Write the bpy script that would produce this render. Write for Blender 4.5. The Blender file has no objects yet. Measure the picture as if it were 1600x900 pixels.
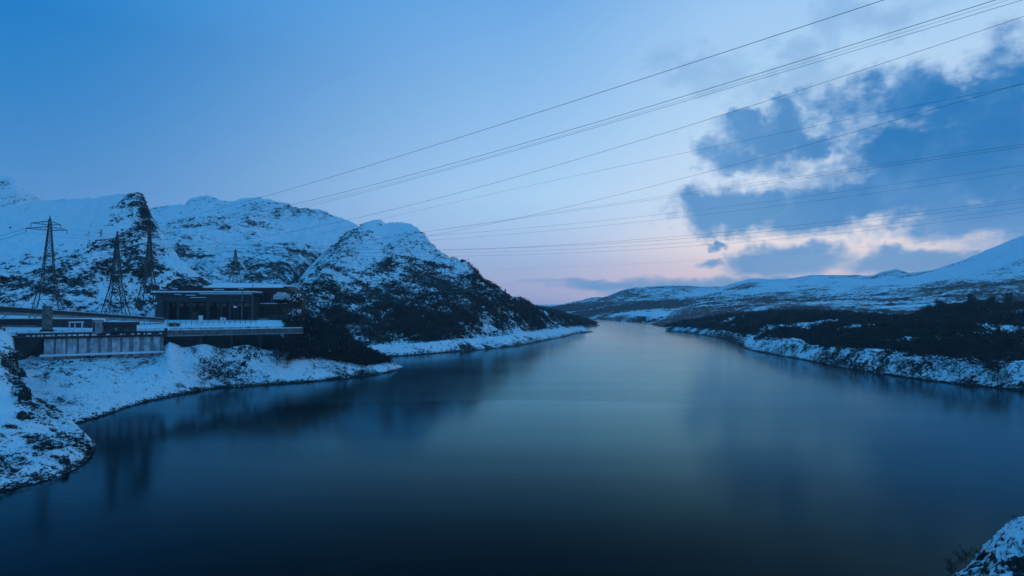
import bpy, bmesh, math, random
import numpy as np
from mathutils import Vector
R = math.radians
random.seed(7); rng = np.random.default_rng(7)
scene = bpy.context.scene
COL = scene.collection

# ------------------------------------------------------------------ camera
H, F, PITCH = 40.0, 900.0, math.atan(28 / 900)      # eye height over the water, focal length (px of 1600), upward tilt
cam_d = bpy.data.cameras.new('camera'); cam = bpy.data.objects.new('camera', cam_d); COL.objects.link(cam)
cam.location = (0, 0, H); cam.rotation_euler = (math.pi / 2 + PITCH, 0, 0)
cam_d.sensor_width = 36; cam_d.lens = F / 1600 * 36; cam_d.clip_start = 0.5; cam_d.clip_end = 40000
scene.camera = cam
CP, SP = math.cos(PITCH), math.sin(PITCH)

def P(u, v, D):
    """Point at picture position (u, v) and depth D along the ground in front of the viewpoint."""
    a = (u - 800) / F; b = (450 - v) / F
    k = D / (CP - b * SP)
    return a * k, D + 0 * a, H + k * (SP + b * CP)
def px(u, D): return (u - 800) / F * D
def pz(v, D): return P(800, v, D)[2]

def lin(r, g, b):
    f = lambda c: (c / 255) / 12.92 if c / 255 <= 0.04045 else ((c / 255 + 0.055) / 1.055) ** 2.4
    return (f(r), f(g), f(b), 1)

# ------------------------------------------------------------------ view
scene.view_settings.view_transform = 'Standard'; scene.view_settings.look = 'None'
scene.view_settings.exposure = 0; scene.view_settings.gamma = 1
scene.render.engine = 'CYCLES'
scene.cycles.max_bounces = 4; scene.cycles.diffuse_bounces = 2; scene.cycles.glossy_bounces = 2
scene.cycles.use_denoising = True
scene.cycles.volume_bounces = 0

# ------------------------------------------------------------------ node helper
class NT:
    def __init__(s, tree): s.t = tree; s.n = tree.nodes; s.l = tree.links
    def new(s, typ, **kw):
        n = s.n.new(typ)
        for k, v in kw.items(): setattr(n, k, v)
        return n
    def put(s, sock, v):
        if hasattr(v, 'is_output'): s.l.new(v, sock)
        else: sock.default_value = v
    def m(s, op, a, b=None, c=None, clamp=False):
        n = s.new('ShaderNodeMath', operation=op); n.use_clamp = clamp
        s.put(n.inputs[0], a)
        if b is not None: s.put(n.inputs[1], b)
        if c is not None: s.put(n.inputs[2], c)
        return n.outputs[0]
    def ss(s, x, a, b, c=0.0, d=1.0, smooth=True):
        n = s.new('ShaderNodeMapRange', interpolation_type='SMOOTHSTEP' if smooth else 'LINEAR')
        for i, v in enumerate((x, a, b, c, d)): s.put(n.inputs[i], v)
        return n.outputs[0]
    def mix(s, f, a, b, mode='MIX'):
        n = s.new('ShaderNodeMix', data_type='RGBA', blend_type=mode)
        s.put(n.inputs[0], f); s.put(n.inputs[6], a); s.put(n.inputs[7], b)
        return n.outputs[2]
    def noise(s, vec, scale, detail=5, rough=0.55, dist=0.0, col=False):
        n = s.new('ShaderNodeTexNoise')
        s.put(n.inputs['Vector'], vec); n.inputs['Scale'].default_value = scale
        n.inputs['Detail'].default_value = detail; n.inputs['Roughness'].default_value = rough; n.inputs['Distortion'].default_value = dist
        return n.outputs['Color' if col else 'Fac']
    def vm(s, op, a, b):
        n = s.new('ShaderNodeVectorMath', operation=op); s.put(n.inputs[0], a); s.put(n.inputs[1], b)
        return n.outputs[0]
    def ramp(s, x, stops):
        n = s.new('ShaderNodeValToRGB'); e = n.color_ramp.elements
        while len(e) < len(stops): e.new(0.5)
        for el, (p, c) in zip(e, stops): el.position = p; el.color = c
        s.put(n.inputs[0], x)
        return n.outputs[0]

# ------------------------------------------------------------------ sky: dusk, afterglow low on the right, broken cloud
world = bpy.data.worlds.new('World'); scene.world = world; world.use_nodes = True
w = NT(world.node_tree); w.n.clear()
SUN_AZ, SUN_EL = 27.0, 1.0                           # glow direction: degrees right of the view axis, height
dirn = w.new('ShaderNodeTexCoord').outputs['Generated']
sx = w.new('ShaderNodeSeparateXYZ'); w.l.new(dirn, sx.inputs[0])
DEG = 180 / math.pi
az = w.m('MULTIPLY', w.m('ARCTAN2', sx.outputs[0], sx.outputs[1]), DEG)
el = w.m('MULTIPLY', w.m('ARCSINE', sx.outputs[2]), DEG)
elp = w.m('POWER', w.m('DIVIDE', w.m('MAXIMUM', el, 0.0), 90.0, clamp=True), 0.5)
HAZE_D, HAZE_L, HAZE_T = 0.00012, 4300.0, 320.0      # haze density, reach of the haze box, its height above the eye
HAZE_C = (0.035, 0.15, 0.36)                         # light the haze itself gives back
def behind_haze(c, e):
    """the sky colour that shows as c once the haze in front of it has dimmed it"""
    e = R(max(e, 0.01)); T = math.exp(-HAZE_D * min(HAZE_L / math.cos(e), HAZE_T / math.sin(e)))
    return tuple(max((a - h * (1 - T)) / T, 0.0) for a, h in zip(lin(*c)[:3], HAZE_C)) + (1,)
def sky_ramp(stops): return w.ramp(elp, [((e / 90) ** 0.5, behind_haze(c, e)) for e, c in stops])
S_LEFT = sky_ramp([(0, (118, 158, 210)), (6, (92, 146, 206)), (10.8, (72, 137, 200)), (16, (52, 130, 198)), (22, (32, 124, 196)), (30, (40, 142, 216)), (90, (42, 150, 226))])
S_MID = sky_ramp([(0, (116, 146, 196)), (2.2, (158, 168, 208)), (5, (156, 182, 222)), (11, (168, 206, 241)), (18, (146, 192, 236)), (28, (112, 170, 228)), (45, (58, 142, 212)), (90, (42, 150, 226))])
S_GLOW = sky_ramp([(0, (170, 170, 210)), (2.5, (212, 192, 210)), (5.5, (226, 214, 222)), (9, (206, 218, 238)), (16, (184, 214, 242)), (26, (158, 200, 240)), (45, (62, 144, 214)), (90, (42, 150, 226))])
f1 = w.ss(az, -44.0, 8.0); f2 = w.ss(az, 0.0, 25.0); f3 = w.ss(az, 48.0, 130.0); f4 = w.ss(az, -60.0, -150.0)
base = w.mix(f2, w.mix(f1, S_LEFT, S_MID), S_GLOW)
S_BACK = sky_ramp([(0, (112, 152, 206)), (5, (134, 174, 222)), (12, (104, 170, 226)), (22, (72, 158, 224)), (35, (48, 150, 224)), (90, (42, 150, 226))])  # unseen sky behind the view, brightened to lift the snow on facing slopes
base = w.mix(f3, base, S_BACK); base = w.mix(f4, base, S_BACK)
# cloud field in azimuth / elevation
def sphere_pt(u, v):
    a = math.atan((u - 800) / F); return a * DEG, math.atan((478 - v) / F * math.cos(a)) * DEG
wn1 = w.new('ShaderNodeSeparateColor'); w.l.new(w.noise(dirn, 7.0, 4, 0.6, col=True), wn1.inputs[0])
wn2 = w.new('ShaderNodeSeparateColor'); w.l.new(w.noise(dirn, 24.0, 5, 0.6, col=True), wn2.inputs[0])
cw = lambda a, i, k1, k2: w.m('ADD', a, w.m('ADD', w.m('MULTIPLY', w.m('SUBTRACT', wn1.outputs[i], 0.5), k1), w.m('MULTIPLY', w.m('SUBTRACT', wn2.outputs[i], 0.5), k2)))
caz, cel = cw(az, 0, 13.0, 6.0), cw(el, 1, 7.5, 3.6)
high = w.ss(el, 2.0, 8.0, 0.25, 1.0)                 # the low banks lie flatter than the broken cloud above
caz = w.m('ADD', az, w.m('MULTIPLY', w.m('SUBTRACT', caz, az), high)); cel = w.m('ADD', el, w.m('MULTIPLY', w.m('SUBTRACT', cel, el), high))
LOBES = [  # u, v, radius u, radius v, weight
    (1570, 210, 200, 120, 1), (1470, 275, 190, 70, 1), (1440, 157, 130, 56, 1), (1610, 100, 95, 80, 1), (1350, 328, 190, 40, 1.1), (1155, 326, 98, 36, 1.1), (1405, 238, 85, 52, 1),
    (1190, 222, 80, 36, 1), (1290, 222, 60, 24, .85), (1175, 195, 32, 22, 1), (1590, 328, 205, 40, 1.1), (1750, 230, 260, 190, 1), (1960, 260, 330, 210, 1),
    (1235, 412, 90, 21, 1.1), (1425, 413, 115, 20, 1.1), (1560, 405, 80, 10, .7), (1115, 449, 165, 17, 1.1), (965, 446, 110, 6, .7), (880, 440, 70, 4, .5), (1120, 385, 15, 5, .8),
    (1115, 411, 18, 6, .7), (1262, 256, 50, 16, .55), (1225, 288, 40, 12, .5), (1345, 262, 46, 16, .5), (1300, 165, 60, 22, .5)]
THIN = [(1085, 85, 90, 40, 1), (1370, 20, 120, 48, 1.2), (1270, 120, 76, 60, 1.2), (1200, 150, 90, 34, 1), (1130, 120, 80, 30, .8)]
def lobes(L):
  field = 0.0
  for (u, v, ru, rv, wt) in L:
    a0, e0 = sphere_pt(u, v); ra = sphere_pt(u + ru, v)[0] - sphere_pt(u - ru, v)[0]; re = sphere_pt(u, v - rv)[1] - sphere_pt(u, v + rv)[1]
    qa = w.m('DIVIDE', w.m('SUBTRACT', caz, a0), ra / 2 * 1.25); qe = w.m('DIVIDE', w.m('SUBTRACT', cel, e0), re / 2 * 1.25)
    q = w.m('ADD', w.m('MULTIPLY', qa, qa), w.m('MULTIPLY', qe, qe))
    val = w.m('MULTIPLY', w.m('SUBTRACT', 1.0, q), wt)
    field = val if isinstance(field, float) else w.m('SMOOTH_MAX', field, val, 0.12)
  return field
field = lobes(LOBES); thin = lobes(THIN)
fine = w.noise(w.vm('MULTIPLY', dirn, (1, 1, 1.9)), 11.0, 9, 0.67)
field2 = w.m('ADD', field, w.m('MULTIPLY', w.m('SUBTRACT', fine, 0.5), 2.3))
big = w.noise(w.vm('MULTIPLY', dirn, (1, 1, 1.6)), 4.5, 4, 0.6)
field2 = w.m('ADD', w.m('ADD', field2, 0.16), w.m('MULTIPLY', w.m('SUBTRACT', big, 0.5), 1.1))
thin2 = w.m('ADD', thin, w.m('MULTIPLY', w.m('SUBTRACT', fine, 0.5), 3.0))
dens = w.m('MAXIMUM', w.ss(field2, -0.20, 1.0), w.m('MULTIPLY', w.ss(thin2, 0.1, 1.3), 0.42))
rim = w.m('MULTIPLY', w.ss(field2, -0.45, 0.10), w.m('MULTIPLY', w.ss(az, 12.0, 26.0), w.ss(el, 26.0, 8.0)))
base = w.mix(w.m('MULTIPLY', rim, 0.4), base, lin(226, 232, 244))
cl_el = w.ramp(w.m('DIVIDE', el, 30.0, clamp=True), [(p, behind_haze(c, p * 30)) for p, c in ((0.0, (122, 158, 208)), (0.13, (116, 158, 208)), (0.24, (60, 129, 192)), (0.4, (28, 114, 181)), (1.0, (28, 116, 182)))])
tone = w.noise(dirn, 9.0, 6, 0.6)
cl_el = w.mix(w.ss(field2, 0.15, 1.1), w.mix(0.45, cl_el, lin(150, 190, 232)), cl_el)
cl_el = w.mix(w.m('MULTIPLY', w.ss(az, 34.0, 21.0), 0.62), cl_el, lin(108, 162, 214))
cloud = w.mix(w.ss(tone, 0.40, 0.72, 0.0, 0.55), cl_el, lin(104, 158, 216))
sky_c = w.mix(w.m('MULTIPLY', dens, 0.98), base, cloud)
nish = w.new('ShaderNodeTexSky', sky_type='NISHITA'); nish.sun_disc = False
nish.sun_elevation = R(SUN_EL); nish.sun_rotation = R(SUN_AZ); nish.altitude = 200
bg1 = w.new('ShaderNodeBackground'); w.l.new(sky_c, bg1.inputs[0]); bg1.inputs[1].default_value = 1.0
bg2 = w.new('ShaderNodeBackground'); w.l.new(w.mix(1.0, nish.outputs[0], (0.05, 0.14, 0.24, 1), 'MULTIPLY'), bg2.inputs[0]); bg2.inputs[1].default_value = 0.05
addw = w.new('ShaderNodeAddShader'); w.l.new(bg1.outputs[0], addw.inputs[0]); w.l.new(bg2.outputs[0], addw.inputs[1])
wo = w.new('ShaderNodeOutputWorld'); w.l.new(addw.outputs[0], wo.inputs[0])

# ------------------------------------------------------------------ sun: the last afterglow, very weak and very soft
sun_d = bpy.data.lights.new('sun', 'SUN'); sun_d.energy = 0.012; sun_d.angle = R(40); sun_d.color = (1.0, 0.86, 0.9)
sun = bpy.data.objects.new('sun', sun_d); COL.objects.link(sun); sun.location = (300, 500, 400)
sun.rotation_euler = (-R(90 - 8), 0, -R(SUN_AZ)) ; sun.rotation_euler = Vector((-math.sin(R(SUN_AZ)), -math.cos(R(SUN_AZ)), -math.tan(R(8)))).to_track_quat('-Z', 'Y').to_euler()

# ------------------------------------------------------------------ materials
def mat(name):
    m = bpy.data.materials.new(name); m.use_nodes = True
    t = NT(m.node_tree); b = t.n['Principled BSDF']
    return m, t, b

def snow_mat(name, patch, fine, dark1=(0.010, 0.013, 0.012, 1), dark2=(0.030, 0.028, 0.024, 1), slope_k=0.55, wet=0.0, stretch=1.0, bump=0.4, edge=0.05, s0=0.3):
    """Snow lying on heather and rock: bare ground shows where 'cover' (grown per vertex), slope and noise agree."""
    m, t, b = mat(name)
    g = t.new('ShaderNodeNewGeometry'); pos = g.outputs['Position']
    ps = t.vm('MULTIPLY', pos, (1, 1, stretch))
    n1 = t.noise(ps, 1 / patch, 4, 0.6); n2 = t.noise(ps, 1 / fine, 5, 0.62)
    nz = t.new('ShaderNodeSeparateXYZ'); t.l.new(g.outputs['Normal'], nz.inputs[0])
    slope = t.m('SUBTRACT', 1.0, nz.outputs[2])
    at = t.new('ShaderNodeAttribute', attribute_name='cover')
    n0 = t.noise(ps, 0.22 / patch, 3, 0.55)
    v = t.m('ADD', t.m('ADD', t.m('MULTIPLY', n1, 0.46), t.m('MULTIPLY', n2, 0.46)), t.m('ADD', t.m('MULTIPLY', t.m('SUBTRACT', n0, 0.5), 0.34), 0.04))
    v = t.m('ADD', v, t.m('MULTIPLY', t.m('SUBTRACT', at.outputs['Fac'], 0.5), 0.5))
    v = t.m('ADD', v, t.m('MULTIPLY', t.m('MAXIMUM', t.m('SUBTRACT', slope, s0), 0.0), slope_k))
    if wet:
        pzv = t.new('ShaderNodeSeparateXYZ'); t.l.new(pos, pzv.inputs[0])
        zz = t.m('ADD', pzv.outputs[2], t.m('MULTIPLY', t.m('SUBTRACT', n2, 0.5), 4.0 * wet))
        v = t.m('ADD', v, t.ss(zz, wet * 0.9, wet * 0.2, 0.0, 0.34))
    k = t.ss(v, 0.5 - edge, 0.5 + edge)
    dk = t.mix(t.ss(t.noise(ps, 1.7 / fine, 4), 0.35, 0.65), dark1, dark2)
    sn = t.mix(t.noise(pos, 0.6 / patch, 3), (0.78, 0.81, 0.85, 1), (0.88, 0.90, 0.92, 1))
    t.l.new(t.mix(k, sn, dk), b.inputs['Base Color'])
    b.inputs['Roughness'].default_value = 0.75; b.inputs['Specular IOR Level'].default_value = 0.15
    bp = t.new('ShaderNodeBump'); bp.inputs['Strength'].default_value = bump; bp.inputs['Distance'].default_value = fine * 0.6
    t.l.new(t.m('ADD', t.noise(ps, 2 / fine, 5, 0.65), t.m('MULTIPLY', k, 0.35)), bp.inputs['Height']); t.l.new(bp.outputs[0], b.inputs['Normal'])
    return m

def plain(name, c1, c2=None, scale=1.0, rough=0.8, bump=0.2, spec=0.2, metal=0.0, streak=0.0):
    m, t, b = mat(name)
    pos = t.new('ShaderNodeNewGeometry').outputs['Position']
    n = t.noise(pos, scale, 5, 0.6)
    f_ = t.ss(n, 0.3, 0.7)
    if streak:      # water stains running down the face
        f_ = t.m('MAXIMUM', f_, t.m('MULTIPLY', t.ss(t.noise(t.vm('MULTIPLY', pos, (1, 1, 0.05)), 0.9, 4, 0.65), 0.48, 0.68), streak))
    t.l.new(t.mix(f_, (*c1, 1), (*(c2 or [x * 0.6 for x in c1]), 1)), b.inputs['Base Color'])
    b.inputs['Roughness'].default_value = rough; b.inputs['Specular IOR Level'].default_value = spec; b.inputs['Metallic'].default_value = metal
    bp = t.new('ShaderNodeBump'); bp.inputs['Strength'].default_value = bump; bp.inputs['Distance'].default_value = 0.1
    t.l.new(n, bp.inputs['Height']); t.l.new(bp.outputs[0], b.inputs['Normal'])
    return m

M_NEAR = snow_mat('snow_near', 3.2, 0.7, wet=0.9, bump=0.6)
M_BANK = snow_mat('snow_bank', 2.4, 0.6, wet=0.9, bump=0.6, s0=0.42)
M_HILL = snow_mat('snow_hill', 17.0, 2.6, wet=0.8, stretch=1.3, edge=0.04, slope_k=0.5, s0=0.34)
M_WHILL = snow_mat('snow_wooded_hill', 17.0, 2.6, wet=0.8, stretch=1.3, edge=0.04, slope_k=0.5, s0=0.46)
M_BACK = snow_mat('snow_back', 36.0, 6.0, stretch=1.4, edge=0.05, slope_k=0.35, s0=0.3)
M_FAR = snow_mat('snow_far', 60.0, 9.0, stretch=2.5, edge=0.06, slope_k=0.3)
M_SHORE = snow_mat('snow_shore', 10.0, 1.8, wet=0.9, edge=0.05, s0=0.46)
M_SNOW = plain('snow', (0.82, 0.84, 0.87), (0.74, 0.77, 0.82), 1.5, 0.7, 0.4, 0.15)
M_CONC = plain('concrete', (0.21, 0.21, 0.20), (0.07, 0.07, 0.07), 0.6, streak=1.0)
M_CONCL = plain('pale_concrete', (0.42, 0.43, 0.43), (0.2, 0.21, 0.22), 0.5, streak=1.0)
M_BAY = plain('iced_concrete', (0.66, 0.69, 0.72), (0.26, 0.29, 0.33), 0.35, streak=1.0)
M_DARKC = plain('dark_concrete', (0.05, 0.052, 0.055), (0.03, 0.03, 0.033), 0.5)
M_STEEL = plain('galvanised_steel', (0.035, 0.037, 0.04), (0.02, 0.022, 0.024), 2.0, 0.55, 0.05, 0.4)
M_CABLE = plain('cable', (0.03, 0.032, 0.035), (0.02, 0.02, 0.024), 2.0, 0.6, 0.0)
M_BROWN = plain('brown_cladding', (0.13, 0.075, 0.052), (0.05, 0.034, 0.028), 0.5, streak=1.0)
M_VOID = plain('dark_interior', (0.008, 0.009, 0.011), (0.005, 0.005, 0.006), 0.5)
M_GREY = plain('grey_cladding', (0.058, 0.064, 0.066), (0.026, 0.03, 0.032), 0.4, streak=1.0)
M_WHITE = plain('white_paint', (0.75, 0.76, 0.78), (0.6, 0.62, 0.64), 0.8)
M_TWIG = plain('twigs', (0.052, 0.044, 0.038), (0.014, 0.013, 0.012), 0.09, 0.9, 0.0, 0.05)
M_BARK = plain('bark', (0.03, 0.025, 0.022), (0.015, 0.013, 0.012), 1.5, 0.9, 0.2, 0.05)
M_NEEDLE = plain('needles', (0.012, 0.020, 0.014), (0.008, 0.012, 0.009), 0.5, 0.9, 0.0, 0.05)
M_HEATH = plain('heather', (0.024, 0.021, 0.016), (0.010, 0.012, 0.009), 0.35, 0.95, 0.0, 0.05)
M_ROCK = snow_mat('rock', 2.0, 0.7, (0.015, 0.015, 0.016, 1), (0.04, 0.038, 0.036, 1), slope_k=1.2, s0=0.25)
M_GLASS, _t, _b = mat('window_glass'); _b.inputs['Base Color'].default_value = (0.01, 0.012, 0.015, 1); _b.inputs['Roughness'].default_value = 0.12

# ------------------------------------------------------------------ numpy noise
def _hash(ix, iy, seed):
    h = (ix.astype(np.int64) * 374761393 + iy.astype(np.int64) * 668265263 + seed * 974711) & 0x7fffffff
    h = ((h ^ (h >> 13)) * 1274126177) & 0x7fffffff
    return ((h ^ (h >> 16)) & 0xffff) / 65535.0
def vnoise(x, y, seed):
    ix, iy = np.floor(x), np.floor(y); fx, fy = x - ix, y - iy
    ix = ix.astype(np.int64); iy = iy.astype(np.int64)
    sx_, sy_ = fx * fx * fx * (fx * (fx * 6 - 15) + 10), fy * fy * fy * (fy * (fy * 6 - 15) + 10)
    a, b, c, d = _hash(ix, iy, seed), _hash(ix + 1, iy, seed), _hash(ix, iy + 1, seed), _hash(ix + 1, iy + 1, seed)
    return (a + (b - a) * sx_) * (1 - sy_) + (c + (d - c) * sx_) * sy_ - 0.5
def fbm(x, y, seed, octv=6, gain=0.5, ridged=False):
    s, a, tot = 0, 1.0, 0
    for o in range(octv):
        ca, sa = math.cos(o * 0.7 + 0.4), math.sin(o * 0.7 + 0.4)
        n = vnoise((x * ca - y * sa) * 2 ** o, (x * sa + y * ca) * 2 ** o, seed + o * 17)
        if ridged: n = 0.5 - np.abs(n) * 2
        s = s + n * a; tot += a; a *= gain
    return s / tot * 2
def pchip(xk, yk, x):
    xk, yk = np.array(xk, float), np.array(yk, float)
    if len(xk) == 1: return np.full_like(x, yk[0])
    h = np.diff(xk); d = np.diff(yk) / h
    m = np.zeros_like(yk); m[0], m[-1] = d[0], d[-1]
    for i in range(1, len(xk) - 1):
        m[i] = 0 if d[i - 1] * d[i] <= 0 else 2 * d[i - 1] * d[i] / (d[i - 1] + d[i])
    i = np.clip(np.searchsorted(xk, x) - 1, 0, len(h) - 1)
    t = np.clip((x - xk[i]) / h[i], 0, 1)
    return (2*t**3 - 3*t**2 + 1) * yk[i] + (t**3 - 2*t**2 + t) * h[i] * m[i] + (-2*t**3 + 3*t**2) * yk[i + 1] + (t**3 - t**2) * h[i] * m[i + 1]

# ------------------------------------------------------------------ object helpers
def tag(o, label=None, cat=None, group=None, kind=None):
    for k, v in (('label', label), ('category', cat), ('group', group), ('kind', kind)):
        if v: o[k] = v
    return o
def link(name, me, m=None, parent=None):
    o = bpy.data.objects.new(name, me); COL.objects.link(o)
    if m is not None and me is not None and len(me.materials) == 0: me.materials.append(m)
    if parent is not None: o.parent = parent
    return o
def empty(name, loc, label, cat, group=None):
    o = bpy.data.objects.new(name, None); COL.objects.link(o); o.location = loc; o.empty_display_size = 1
    return tag(o, label, cat, group)
def mesh_np(name, V, faces, smooth=True):
    """faces: int array (n, 3) or (n, 4)"""
    me = bpy.data.meshes.new(name); V = np.asarray(V, np.float32); faces = np.asarray(faces, np.int32)
    n, k = faces.shape
    me.vertices.add(len(V)); me.vertices.foreach_set('co', V.ravel())
    me.loops.add(n * k); me.loops.foreach_set('vertex_index', faces.ravel())
    me.polygons.add(n); me.polygons.foreach_set('loop_start', np.arange(0, n * k, k, dtype=np.int32)); me.polygons.foreach_set('loop_total', np.full(n, k, np.int32))
    me.polygons.foreach_set('use_smooth', np.full(n, smooth)); me.update(); me.validate()
    return me

class MB:
    """Collects boxes, bars and tubes in world coordinates; build() links them as one mesh."""
    def __init__(s): s.v = []; s.f = []
    def box(s, x0, x1, y0, y1, z0, z1):
        i = len(s.v)
        s.v += [(x0, y0, z0), (x1, y0, z0), (x1, y1, z0), (x0, y1, z0), (x0, y0, z1), (x1, y0, z1), (x1, y1, z1), (x0, y1, z1)]
        s.f += [tuple(i + k for k in q) for q in ((3, 2, 1, 0), (4, 5, 6, 7), (0, 1, 5, 4), (1, 2, 6, 5), (2, 3, 7, 6), (3, 0, 4, 7))]
        return s
    def bar(s, a, b, w_, h_, up=(0, 0, 1), off=(0, 0)):
        a, b = Vector(a), Vector(b); d = (b - a).normalized(); up = Vector(up)
        if abs(d.dot(up)) > 0.98: up = Vector((0, 1, 0))
        r = d.cross(up).normalized(); n = r.cross(d).normalized(); i = len(s.v)
        for c in (a, b):
            c = c + r * off[0] + n * off[1]
            for (p, q) in ((-1, -1), (1, -1), (1, 1), (-1, 1)): s.v.append(tuple(c + r * p * w_ / 2 + n * q * h_ / 2))
        s.f += [tuple(i + k for k in q) for q in ((3, 2, 1, 0), (4, 5, 6, 7), (0, 1, 5, 4), (1, 2, 6, 5), (2, 3, 7, 6), (3, 0, 4, 7))]
        return s
    def tube(s, pts, radii, n=6):
        pts = [Vector(p) for p in pts]; i = len(s.v)
        for k, p in enumerate(pts):
            d = (pts[min(k + 1, len(pts) - 1)] - pts[max(k - 1, 0)]).normalized()
            r = d.cross(Vector((0, 1, 0)) if abs(d.y) < 0.9 else Vector((1, 0, 0))).normalized(); q = d.cross(r)
            rad = radii[k] if hasattr(radii, '__len__') else radii
            for j in range(n):
                a = 2 * math.pi * j / n; s.v.append(tuple(p + r * math.cos(a) * rad + q * math.sin(a) * rad))
        for k in range(len(pts) - 1):
            for j in range(n):
                s.f.append((i + k * n + j, i + k * n + (j + 1) % n, i + (k + 1) * n + (j + 1) % n, i + (k + 1) * n + j))
        s.f.append(tuple(i + j for j in reversed(range(n)))); s.f.append(tuple(i + (len(pts) - 1) * n + j for j in range(n)))
        return s
    def poly(s, pts, y0, y1):
        """prism: outline in (x, z), from depth y0 to y1"""
        i = len(s.v); n = len(pts)
        s.v += [(x, y0, z) for x, z in pts] + [(x, y1, z) for x, z in pts]
        s.f.append(tuple(i + j for j in range(n))); s.f.append(tuple(i + n + j for j in reversed(range(n))))
        for j in range(n): s.f.append((i + j, i + n + j, i + n + (j + 1) % n, i + (j + 1) % n))
        return s
    def build(s, name, m, parent=None, smooth=False, bevel=0.0):
        me = bpy.data.meshes.new(name)
        o = Vector(parent.matrix_basis.translation) if parent is not None else Vector((0, 0, 0))
        if parent is not None and parent.parent is not None: o = o + Vector(parent.parent.matrix_basis.translation)
        me.from_pydata([tuple(Vector(v) - o) for v in s.v], [], s.f)
        bm = bmesh.new(); bm.from_mesh(me); bmesh.ops.recalc_face_normals(bm, faces=bm.faces)
        if bevel: bmesh.ops.bevel(bm, geom=list(bm.edges), offset=bevel, segments=1, affect='EDGES')
        bm.to_mesh(me); bm.free()
        if smooth: me.polygons.foreach_set('use_smooth', np.ones(len(me.polygons), bool))
        return link(name, me, m, parent)

# ------------------------------------------------------------------ land: sheets lofted through the lines of the ground
LAND = {}
def C(pts, cover=0.2, n=1.0):
    """a line of the ground: (u, depth, v) or (u, depth, None, z); bare-ground cover; how much the relief moves it"""
    return pts, cover, n
def curve_eval(c, U):
    pts, cov, n = c
    uk = [p[0] for p in pts]; Dk = [p[1] for p in pts]
    zk = [p[3] if len(p) > 3 else P(p[0], p[2], p[1])[2] for p in pts]
    D = np.exp(pchip(uk, np.log(Dk), U)); z = pchip(uk, zk, U)
    cv = pchip(uk, cov, U) if hasattr(cov, '__len__') else np.full_like(U, cov)
    return D, z, cv, (pchip(uk, n, U) if hasattr(n, '__len__') else np.full_like(U, n))
def loft(name, curves, u0, u1, nu, rows, amp, scale, m, seed=1, ridge=0.0, coverfn=None, octv=7, gain=0.5, bare=0.0):
    U = np.linspace(u0, u1, nu)
    E = [curve_eval(c, U) for c in curves]
    Dk = np.array([e[0] for e in E]); Zk = np.array([e[1] for e in E]); Ck = np.array([e[2] for e in E]); Wk = np.array([e[3] for e in E])
    for k in range(1, len(Dk)): Dk[k] = np.maximum(Dk[k], Dk[k - 1] + 0.5)
    h = np.diff(Dk, axis=0); d = np.diff(Zk, axis=0) / h
    m_ = np.zeros_like(Zk); m_[0] = d[0]; m_[-1] = d[-1]
    for k in range(1, len(Dk) - 1):
        prod = d[k - 1] * d[k]
        m_[k] = np.where(prod <= 0, 0, 2 * prod / np.where(np.abs(d[k - 1] + d[k]) < 1e-9, 1, d[k - 1] + d[k]))
    Ds, Zs, Cs, Ws = [], [], [], []
    for k, r in enumerate(rows):
        for t in np.linspace(0, 1, r, endpoint=False) if k < len(rows) - 1 else np.linspace(0, 1, r):
            Ds.append(Dk[k] + h[k] * t)
            Zs.append((2*t**3 - 3*t**2 + 1) * Zk[k] + (t**3 - 2*t**2 + t) * h[k] * m_[k] + (-2*t**3 + 3*t**2) * Zk[k + 1] + (t**3 - t**2) * h[k] * m_[k + 1])
            Cs.append(Ck[k] * (1 - t) + Ck[k + 1] * t); Ws.append(Wk[k] * (1 - t) + Wk[k + 1] * t)
    Dg, Zg, Cg, Wg = map(np.array, (Ds, Zs, Cs, Ws))
    X = (U[None, :] - 800) / F * Dg; Y = Dg.copy()
    b = fbm(X / scale, Y / scale, seed, octv, gain)
    if ridge: b = b * (1 - ridge) + ridge * fbm(X / scale * 0.8, Y / scale * 0.8, seed + 99, octv, gain, True)
    Z = Zg + amp * Wg * b
    Z = Z + amp * 0.28 * np.minimum(1, Wg * 2.0) * fbm(X / scale * 7, Y / scale * 7, seed + 31, 4, 0.6, True)
    Y = Y + amp * 0.5 * Wg * fbm(X / scale * 1.6, Zg / scale * 1.6, seed + 5, 4)
    nr = len(Dg)
    V = np.stack([X, Y, Z], -1).reshape(-1, 3)
    i = np.arange(nr * nu).reshape(nr, nu)
    faces = np.stack([i[:-1, :-1], i[:-1, 1:], i[1:, 1:], i[1:, :-1]], -1).reshape(-1, 4)
    me = mesh_np(name, V, faces)
    cov = (Cg + bare + np.minimum(1, Wg * 3) * (0.20 * fbm(X / scale * .55, Y / scale * .55, seed + 61, 3) + 0.16 * b)).reshape(-1)
    if coverfn is not None: cov = coverfn(V, cov)
    a = me.attributes.new('cover', 'FLOAT', 'POINT'); a.data.foreach_set('value', cov.astype(np.float32))
    o = link(name, me, m); o['kind'] = 'structure'
    LAND[name] = (V.reshape(nr, nu, 3), cov.reshape(nr, nu))
    return o
def drop(c, dD, z, cover=0.5, n=0.0, f=1.0):
    return [(p[0], p[1] * f + dD, None, z) for p in c], cover, n

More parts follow.
